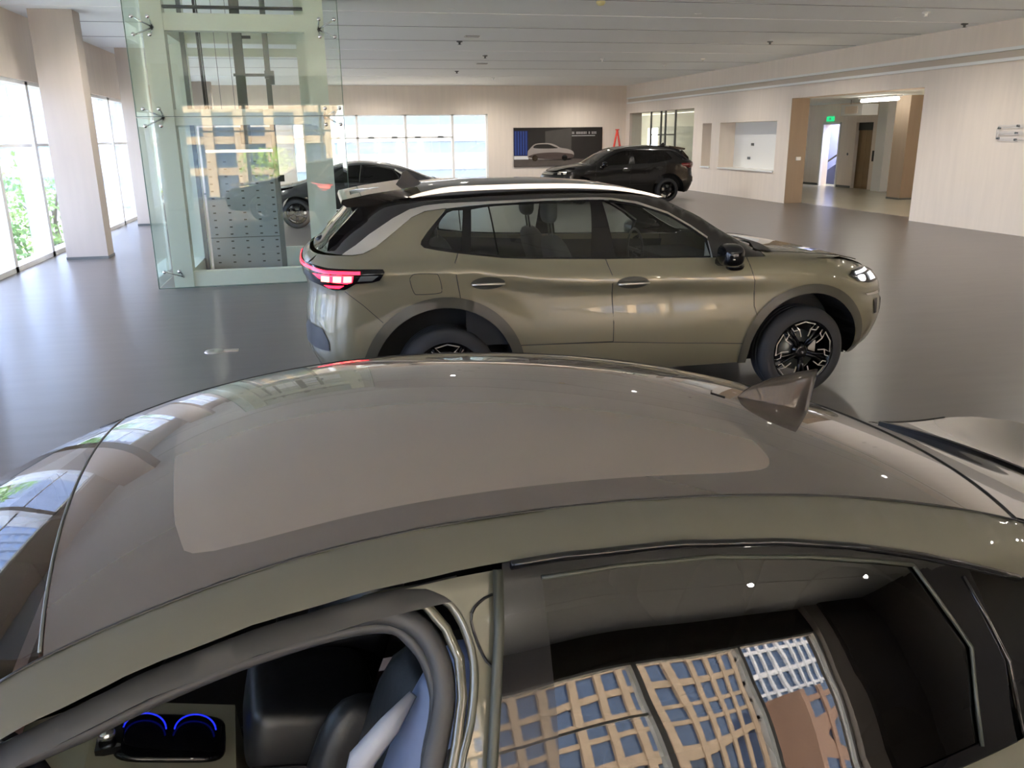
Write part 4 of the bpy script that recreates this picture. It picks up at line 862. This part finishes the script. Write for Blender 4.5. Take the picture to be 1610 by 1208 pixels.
# lettering frame on the right wall (outline of bars with mounting pins)
t = thing('wall_lettering', 'thin outlined bar lettering on the beige right wall', 'sign', (13.66, 15.0, 2.0))
a = Acc()
for z in (.13, 0.0, -.12):
    for d in (.018, -.018): a.tube([(0, .26, z + d), (0, -1.1, z + d)], .006, 4)
    a.tube([(0, .26, z + .018), (0, .29, z), (0, .26, z - .018)], .006, 4)
a.tube([(0, .31, .10), (0, .31, -.13)], .006, 4); a.tube([(0, .27, .11), (0, .27, -.12)], .006, 4); a.build('letter_outline', MT['alu'], t)
for y, z in ((.27, .10), (.27, -.10), (-.21, .14), (-.19, 0), (-.19, -.13)):
    a = Acc(); a.lathe([(-.012, 0), (-.012, .022), (.04, .022)], (0, y, z), 'x', 12); a.build('mounting_pin', MT['greym'], t)
for x, y in FILL_LAMPS:
    a = Acc(); a.lathe([(CH + .02, .052), (CH - .004, .052), (CH - .004, .064), (CH, .066)], (x, y, 0), 'z', 16)
    d = a.build('ceiling_fill_light', MT['white']); tag(d, 'small added recessed round downlight in the ceiling', 'fill_light', 'added fill downlights in the ceiling')
    a = Acc(); a.lathe([(CH + .012, 0), (CH + .012, .05)], (x, y, 0), 'z', 16); a.build('fill_lamp_disc', MT['disc'], d)
# ceiling heads
for i, (x, y) in enumerate([(4.6, 23.9), (6.57, 32.6), (3.35, 20.5), (11.2, 24.3), (10.8, 19.7), (11.2, 14.7), (13.2, 16.1), (10.9, 26.5), (4.7, 29.5), (8.2, 24.6)]):
    a = Acc(); a.lathe([(CH, .0), (CH, .07), (CH - .02, .07), (CH - .03, .03), (CH - .07, .02), (CH - .075, .05), (CH - .08, 0)], (x, y, 0), 'z', 12)
    tag(a.build('sprinkler_head', MT['white'] if i % 2 else MT['greym']), 'small round sprinkler head on the ceiling', 'sprinkler', 'sprinkler heads on the ceiling')
a = Acc(); a.lathe([(CH, 0), (CH, .075), (CH - .03, .075), (CH - .06, .05), (CH - .07, 0)], (4.73, 14.33, 0), 'z', 20); tag(a.build('smoke_detector', mat('yellowed_plastic', 'E2D8A0', .5)), 'cream smoke detector at the top edge of the ceiling', 'smoke detector')
for x, y, lb in ((3.47, 19.5, 'dark slot vent on the ceiling, the nearer one'), (5.0, 26.5, 'dark slot vent on the ceiling, the farther one')):
    a = Acc(); a.box(x - .16, x + .16, y - .10, y + .10, CH - .015, CH); tag(a.build('ceiling_vent', MT['greym']), lb, 'vent')
a = Acc(); a.lathe([(0.003, 0), (.012, .02), (.012, .09), (0, .10)], (-1.18, 8.6, 0), 'z', 20); a.box(-1.10, -.95, 8.57, 8.63, 0, .012); tag(a.build('floor_socket', MT['alu']), 'small metal plate lying on the grey floor before the glass shaft', 'floor plate')

# ------------------------------------------------------------------ poster and ladder
t = thing('poster', 'dark wide poster of a silver car on the back wall', 'poster', (10.52, 37.58, 0))
def flat(poly, y, m, name, par=t):
    a = Acc(); a.prism(poly, -y - .004, -y, 'y'); return a.build(name, m, par)
a = Acc(); a.box(-2.07, 2.06, -.03, 0, .73, 2.41); a.build('poster_board', MT['pos_dark'], t)
flat([(-2.06, .74), (2.05, .74), (2.05, .98), (-2.06, 1.22)], .03, MT['pos_floor'], 'printed_floor'); flat([(-.62, 1.0), (.60, 1.0), (.60, 2.38), (-.62, 2.25)], .03, MT['pos_grey'], 'printed_wall')
flat([(-2.06, 1.22), (-1.42, 1.22), (-1.42, 2.28), (-2.06, 2.28)], .034, MT['pos_blue'], 'printed_curtain')
for k in range(5): flat([(-2.0 + .12 * k, 1.24), (-1.96 + .12 * k, 1.24), (-1.96 + .12 * k, 2.26), (-2.0 + .12 * k, 2.26)], .038, MT['pos_blue2'], 'printed_stripe')
flat([(-2.06, 1.05), (-1.40, 1.05), (-1.40, 1.20), (-2.06, 1.20)], .036, MT['pos_txt'], 'printed_floor_edge')
carp = cr([(-1.42, 1.12), (-1.43, 1.38), (-1.36, 1.48), (-1.15, 1.68), (-.9, 1.74), (-.45, 1.74), (-.15, 1.66), (.08, 1.54), (.42, 1.48), (.66, 1.38), (.72, 1.22), (.60, 1.08), (-.2, 1.02), (-1.2, 1.06)], 4, True)
flat(carp, .040, MT['pos_car'], 'printed_car'); flat(cr([(-1.16, 1.54), (-1.02, 1.68), (-.5, 1.69), (-.22, 1.60), (-.05, 1.52), (-.6, 1.51)], 4, True), .044, MT['pos_dark'], 'printed_window')
flat(cr([(-1.38, 1.14), (-1.0, 1.30), (-.2, 1.34), (.3, 1.30), (.68, 1.24), (.60, 1.08), (-.2, 1.03)], 4, True), .044, MT['pos_carb'], 'printed_shade')
for cx in (-1.10, .28): flat(arc(cx, 1.10, .13, 0, 342, 18), .048, MT['gloss'], 'printed_wheel')
random.seed(3)
a = Acc(); x = .62
while x < 1.78:
    wd = random.uniform(.05, .09)
    if random.random() > .12:
        a.prism([(x, 2.13), (x + wd * .8, 2.13), (x + wd * .8, 2.15), (x, 2.15)], -.034, -.03); a.prism([(x, 2.19), (x + wd * .8, 2.19), (x + wd * .8, 2.21), (x, 2.21)], -.034, -.03); a.prism([(x + wd * .3, 2.12), (x + wd * .45, 2.12), (x + wd * .45, 2.22), (x + wd * .3, 2.22)], -.034, -.03)
    x += wd
x = .62
while x < 1.70:
    wd = random.uniform(.03, .06); a.prism([(x, 2.03), (x + wd * .7, 2.03), (x + wd * .7, 2.06), (x, 2.06)], -.034, -.03); x += wd
a.build('text_print', MT['pos_txt'], t)
t = thing('step_ladder', 'red folding step ladder leaning beside the poster', 'ladder', (12.95, 36.6, 0), math.radians(75))
for s_, nm in ((-1, 'front_frame'), (1, 'rear_frame')):
    a = Acc(); fy = s_ * .42
    for sx in (-1, 1): a.tube([(sx * .42 , fy, 0), (sx * .12, 0, 2.28)], .03, 4)
    for k in range(1, 8):
        f = k / 8; a.tube([(-.42 + .30 * f, fy * (1 - f), 2.28 * f), (.42 - .30 * f, fy * (1 - f), 2.28 * f)], .024, 4)
    a.build(nm, MT['redlad'], t)
a = Acc(); a.box(-.16, .16, -.08, .08, 2.26, 2.30); a.build('top_cap', MT['redlad'], t)

# ------------------------------------------------------------------ glass lift shaft
t = thing('glass_lift_shaft', 'tall glazed lift shaft with white steel frame', 'lift shaft', (-1.0, 13.8, 0))
ox, oy = -1.0, 13.8
def sb(name, x0, x1, y0, y1, z0, z1, m): a = Acc(); a.box(x0 - ox, x1 - ox, y0 - oy, y1 - oy, z0, z1); return a.build(name, m, t)
for x0, x1 in ((-2.19, -1.92), (-.09, .18)):
    sb('post', x0, x1, 12.75, 13.0, 0, CH, MT['steel'])
sb('post', -2.19, -1.90, 14.55, 14.72, 0, CH, MT['steel']); sb('post', -.24, -.10, 14.5, 14.65, 0, CH, MT['steel']); sb('post', .02, .18, 14.8, 15.0, 0, CH, MT['steel'])
for z0, z1 in ((0, .21), (2.25, 2.46), (3.47, 3.69)):
    sb('beam', -1.92, -.09, 12.78, 12.96, z0, z1, MT['steel']); sb('beam', -2.16, -1.95, 13.0, 14.55, z0, z1, MT['steel']); sb('beam', 0, .15, 13.0, 14.8, z0, z1, MT['steel'])
    if z0 > 1: sb('beam', -1.90, -.10, 14.56, 14.66, z0 + .02, z1 + .02, MT['steel'])
sb('top_beam', -1.92, -.09, 12.80, 12.92, 3.76, 3.79, MT['dgrey']); sb('beam', -1.92, -.09, 14.56, 14.66, 3.30, 3.42, MT['steel'])
sb('landing_panel', -1.84, -.74, 14.50, 14.56, 0.0, 2.24, MT['panel'])
a = Acc()
for i in range(5):
    for j in range(15):
        x = -1.74 + i * .235 - ox; z = .10 + j * .115
        a.box(x - .022, x + .022, 14.492 - oy, 14.50 - oy, z - .010, z + .010)
a.build('slot_pattern', MT['dgrey'], t)
sb('panel_joint', -1.84, -.74, 14.493, 14.50, .50, .51, MT['dgrey'])
sb('base_panel', -.74, -.24, 14.52, 14.56, 0, .32, MT['steel'])
sb('counterweight_rail', -1.17, -1.03, 14.1, 14.2, 2.0, CH, mat('dark_shaft_steel', '5A5D52', .5)); sb('rail_box', -1.19, -1.04, 14.12, 14.2, 1.98, 2.22, MT['dgrey'])
sb('guide_rail', -.74, -.66, 14.3, 14.38, 0, CH, MT['greym']); sb('guide_rail', -1.93, -1.87, 14.2, 14.28, 0, CH, MT['greym'])
a = Acc()
for x in (-1.66, -1.64, -1.615): a.tube([(x - ox, .3, 2.46), (x - .02 - ox, .3, CH)], .010, 5)
a.build('lift_cable', MT['dgrey'], t)
for x in (-1.42, -1.22): a = Acc(); a.tube([(x - ox, .3, 2.3), (x - .01 - ox, .3, CH)], .005, 4); a.build('lift_cable', MT['greym'], t)
a = Acc(); a.box(-1.20 - ox, -.62 - ox, .33, .37, 2.98, 3.02); a.box(-.74 - ox, -.60 - ox, .30, .44, 2.95, 3.06); a.box(-.68 - ox, -.60 - ox, .30, .40, 2.86, 2.96); a.build('rail_bracket', MT['greym'], t)
a = Acc(); a.box(-1.12 - ox, -.90 - ox, .33, .37, 3.52, 3.56); a.build('rail_bracket', MT['dgrey'], t)
a = Acc(); a.box(-1.72 - ox, -.72 - ox, .25, .30, 1.86, 1.90); a.build('cross_bar', MT['chrome'], t)
a = Acc(); a.box(-.68 - ox, -.58 - ox, .30, .40, 1.40, 1.50); a.build('junction_box', MT['dgrey'], t)
def pane(name, x0, x1, y0, y1, z0, z1):
    a = Acc(); a.box(x0 - ox, x1 - ox, y0 - oy, y1 - oy, z0, z1); g = a.build(name, MT['green'], t)
    return g
for z0, z1 in ((.02, 2.345), (2.355, CH)):
    g = pane('glass_panel', -2.37, .37, 12.55, 12.562, z0, z1)
    a = Acc(); a.box(-2.374 - ox, -2.366 - ox, 12.546 - oy, 12.566 - oy, z0, z1); a.box(.366 - ox, .374 - ox, 12.546 - oy, 12.566 - oy, z0, z1); a.box(-2.37 - ox, .37 - ox, 12.546 - oy, 12.566 - oy, z0, z0 + .008); a.build('glass_edge', MT['edge'], g)
    pane('glass_panel', -2.382, -2.370, 12.56, 15.0, z0, z1); pane('glass_panel', .370, .382, 12.56, 15.0, z0, z1)
def spider(x, z, sx, four):
    a = Acc(); px = -2.05 if sx < 0 else .05
    for dz in ((-.11, .11) if four else (.11,) if z < 1 else (-.11,)):
        for dx in (-.10, .10):
            qx = x + dx
            a.tube([(x + (.12 if sx < 0 else -.12) - ox, 12.74 - oy, z), (qx - ox, 12.60 - oy, z + dz)], [.014, .009], 6); a.lathe([(12.52 - oy, 0), (12.52 - oy, .024), (12.545 - oy, .026), (12.60 - oy, .012)], (qx - ox, 0, z + dz), 'y', 12)
    a.build('glass_fitting', MT['chrome'], t)
for z, f in ((.15, False), (2.35, True), (3.50, True)):
    spider(-2.17, z, -1, f); spider(.22, z, 1, f)

# ------------------------------------------------------------------ cars
AL = 0.10
make_saloon('olive fastback car in the foreground, its roof and open doorway near the camera', (0.45, 1.74, 0), AL, PAINT_N)
make_suv('olive grey sport utility vehicle with roof rails, parked behind the near roof', (2.1, 6.72, 0), 0, PAINT, FLARE)
make_suv('black sport utility vehicle parked beside the poster and ladder', (9.35, 26.15, 0), math.pi, BLK, BLK, h=.12, dark=True, wheels='plain')
make_saloon('dark grey fastback car parked behind the glass lift shaft', (1.25, 21.6, 0), 0, DKG, h=.10, hero=False, trim=True)

# ------------------------------------------------------------------ outdoors (the street lies about five metres below)
GZ = -5.0
a = Acc(); a.box(-220, 220, -220, 260, GZ - .2, GZ); S_(a, 'ground', mat('paving', 'C6B9A6', .9, var=.12, scale=.15))
def facade_mat(name, c): return mat(name, c, .7, var=.05, scale=.5)
F_TAN = facade_mat('tan_stone', 'B3A08A'); F_BRN = facade_mat('brown_stone', '94796A'); F_WHT = facade_mat('white_cladding', 'E4E6EA'); F_GRY = facade_mat('grey_cladding', 'B0B6C0')
F_BLU = mat('facade_glass_blue', '465C80', .08, .3, coat=1.0); F_PALE = mat('facade_glass_pale', 'A8BED8', .2, .1, coat=.6)
def tower(label, x0, x1, y0, y1, z1, fl, cw, mf, mg, face, pw=.9, sh=.9, z0=GZ):
    t = thing('office_building', label, 'building', ((x0 + x1) / 2, (y0 + y1) / 2, z0)); cx, cy = (x0 + x1) / 2, (y0 + y1) / 2
    a = Acc(); a.box(x0 - cx, x1 - cx, y0 - cy, y1 - cy, 0, z1 - z0); a.build('glazed_wall', mg, t)
    a = Acc(); H_ = z1 - z0; n = int(H_ / fl)
    for k in range(n + 1):
        z = k * fl; a.box(x0 - cx - .25, x1 - cx + .25, y0 - cy - .25, y1 - cy + .25, z, z + sh)
    a.build('floor_bands', mf, t)
    if pw > 0:
        a = Acc()
        if face in ('y+', 'y-'):
            for k in range(int((x1 - x0) / cw) + 1):
                x = x0 + k * cw - cx
                a.box(x - pw / 2, x + pw / 2, y0 - cy - .6, y1 - cy + .6, 0, H_)
        else:
            for k in range(int((y1 - y0) / cw) + 1):
                y = y0 + k * cw - cy; a.box(x0 - cx - .6, x1 - cx + .6, y - pw / 2, y + pw / 2, 0, H_)
        a.build('pilasters', mf, t)
    return t
tower('tan office block with blue windows, seen in the near car side glass', 6, 64, -92, -72, 40, 3.3, 3.6, F_TAN, F_BLU, 'y+', 1.0, .8)
tower('brown block with white fins, reflected at the right of the side glass', 66, 112, -88, -71, 34, 3.6, 2.4, F_WHT, F_BLU, 'y+', .5, .7)
tower('brown podium before the white finned block', 66, 106, -69.2, -62, 8, 3.4, 5.0, F_BRN, F_BLU, 'y+', 1.2, 1.2)
tower('tan block reflected at the left of the side glass', -34, 2, -90, -74, 36, 3.3, 3.2, F_TAN, F_BLU, 'y+', 1.0, .8)
tower('long white building beyond the back windows', -40, 60, 105, 125, 22, 3.3, 9, F_WHT, F_PALE, 'y-', 0, 1.9)
tower('pale grey tower beyond the left windows, behind the trees', -78, -58, 70, 95, 24, 3.3, 3, F_GRY, F_PALE, 'x', .8, 1.2)
tower('pale tower with dark floor bands between the left pillars', -62, -44, 100, 118, 34, 3.3, 3, F_GRY, F_BLU, 'x', .6, 1.6)
tower('low white building beyond the left trees', -90, -60, 20, 50, 4, 3.3, 4, F_WHT, F_PALE, 'x', .6, 1.2)
LEAF = [mat('leaf_green_%d' % i, c, .7) for i, c in enumerate(('7FA64A', '96B65A', '6C9444'))]; BARK = mat('bark', '6A5A48', .9)
rng = np.random.default_rng(5)
def tree(label, x, y, r, zt, mi):
    t = thing('tree', label, 'tree', (x, y, GZ), 0, 'trees outside the left windows' if x < -8 else 'trees behind the camera')
    a = Acc(); hgt = zt - GZ; a.tube([(0, 0, 0), (.1, .05, hgt * .4), (0, 0, hgt * .75)], [.16, .12, .05], 8)
    for k in range(5):
        th = k * 1.3; a.tube([(0, 0, hgt * (.4 + .07 * k)), (math.cos(th) * r * .6, math.sin(th) * r * .6, hgt * (.62 + .06 * k))], [.06, .02], 5)
    a.build('trunk', BARK, t)
    a = Acc(); n = 1700; hh = hgt * .42; cz = hgt - hh
    blobs = [(rng.normal(0, .45, 2) * r, rng.uniform(-.7, .8) * hh) for _ in range(16)]
    vs = []; fs = []
    for k in range(n):
        (bx, by), bz = blobs[k % 16]; d = rng.normal(0, 1, 3); d /= np.linalg.norm(d); rad = r * .42 * rng.uniform(.7, 1.05)
        c = np.array([bx, by, cz + bz]) + d * [rad, rad, rad * .8]; u = rng.normal(0, 1, 3); u /= np.linalg.norm(u); v = np.cross(u, d); v /= np.linalg.norm(v) + 1e-6; s_ = rng.uniform(.07, .13)
        i = len(vs); vs += [c - u * s_, c + v * s_ * .5, c + u * s_, c - v * s_ * .5]; fs.append((i, i + 1, i + 2, i + 3))
    a.add(vs, fs); a.build('foliage', LEAF[mi], t)
for i, (x, y, r, zt) in enumerate([(-8.6, 16.2, 1.6, 1.5), (-9.6, 20.0, 1.9, 1.9), (-8.4, 23.5, 1.6, 1.1), (-10.5, 27.2, 1.9, 2.0), (-9.0, 31.5, 1.7, 1.4), (-13.8, 18.0, 1.9, 2.2), (-14.8, 23.2, 2.0, 2.3), (-12.8, 34.5, 2.0, 2.0), (-8.8, 12.0, 1.6, 1.2), (-9.4, 7.0, 1.8, 1.6), (-16.5, 30.0, 2.3, 2.6), (-17.0, 38.0, 2.3, 2.4)]):
    tree('bright green tree crown outside the left windows', x, y, r, zt, i % 3)
for i, (x, y, r, zt) in enumerate([(-7.5, -14, 1.8, 2.0), (-2.6, -17, 1.8, 1.8), (2.0, -14.5, 1.6, 1.0)]):
    tree('leafy tree reflected in the lift shaft glass', x, y, r, zt, i % 3)
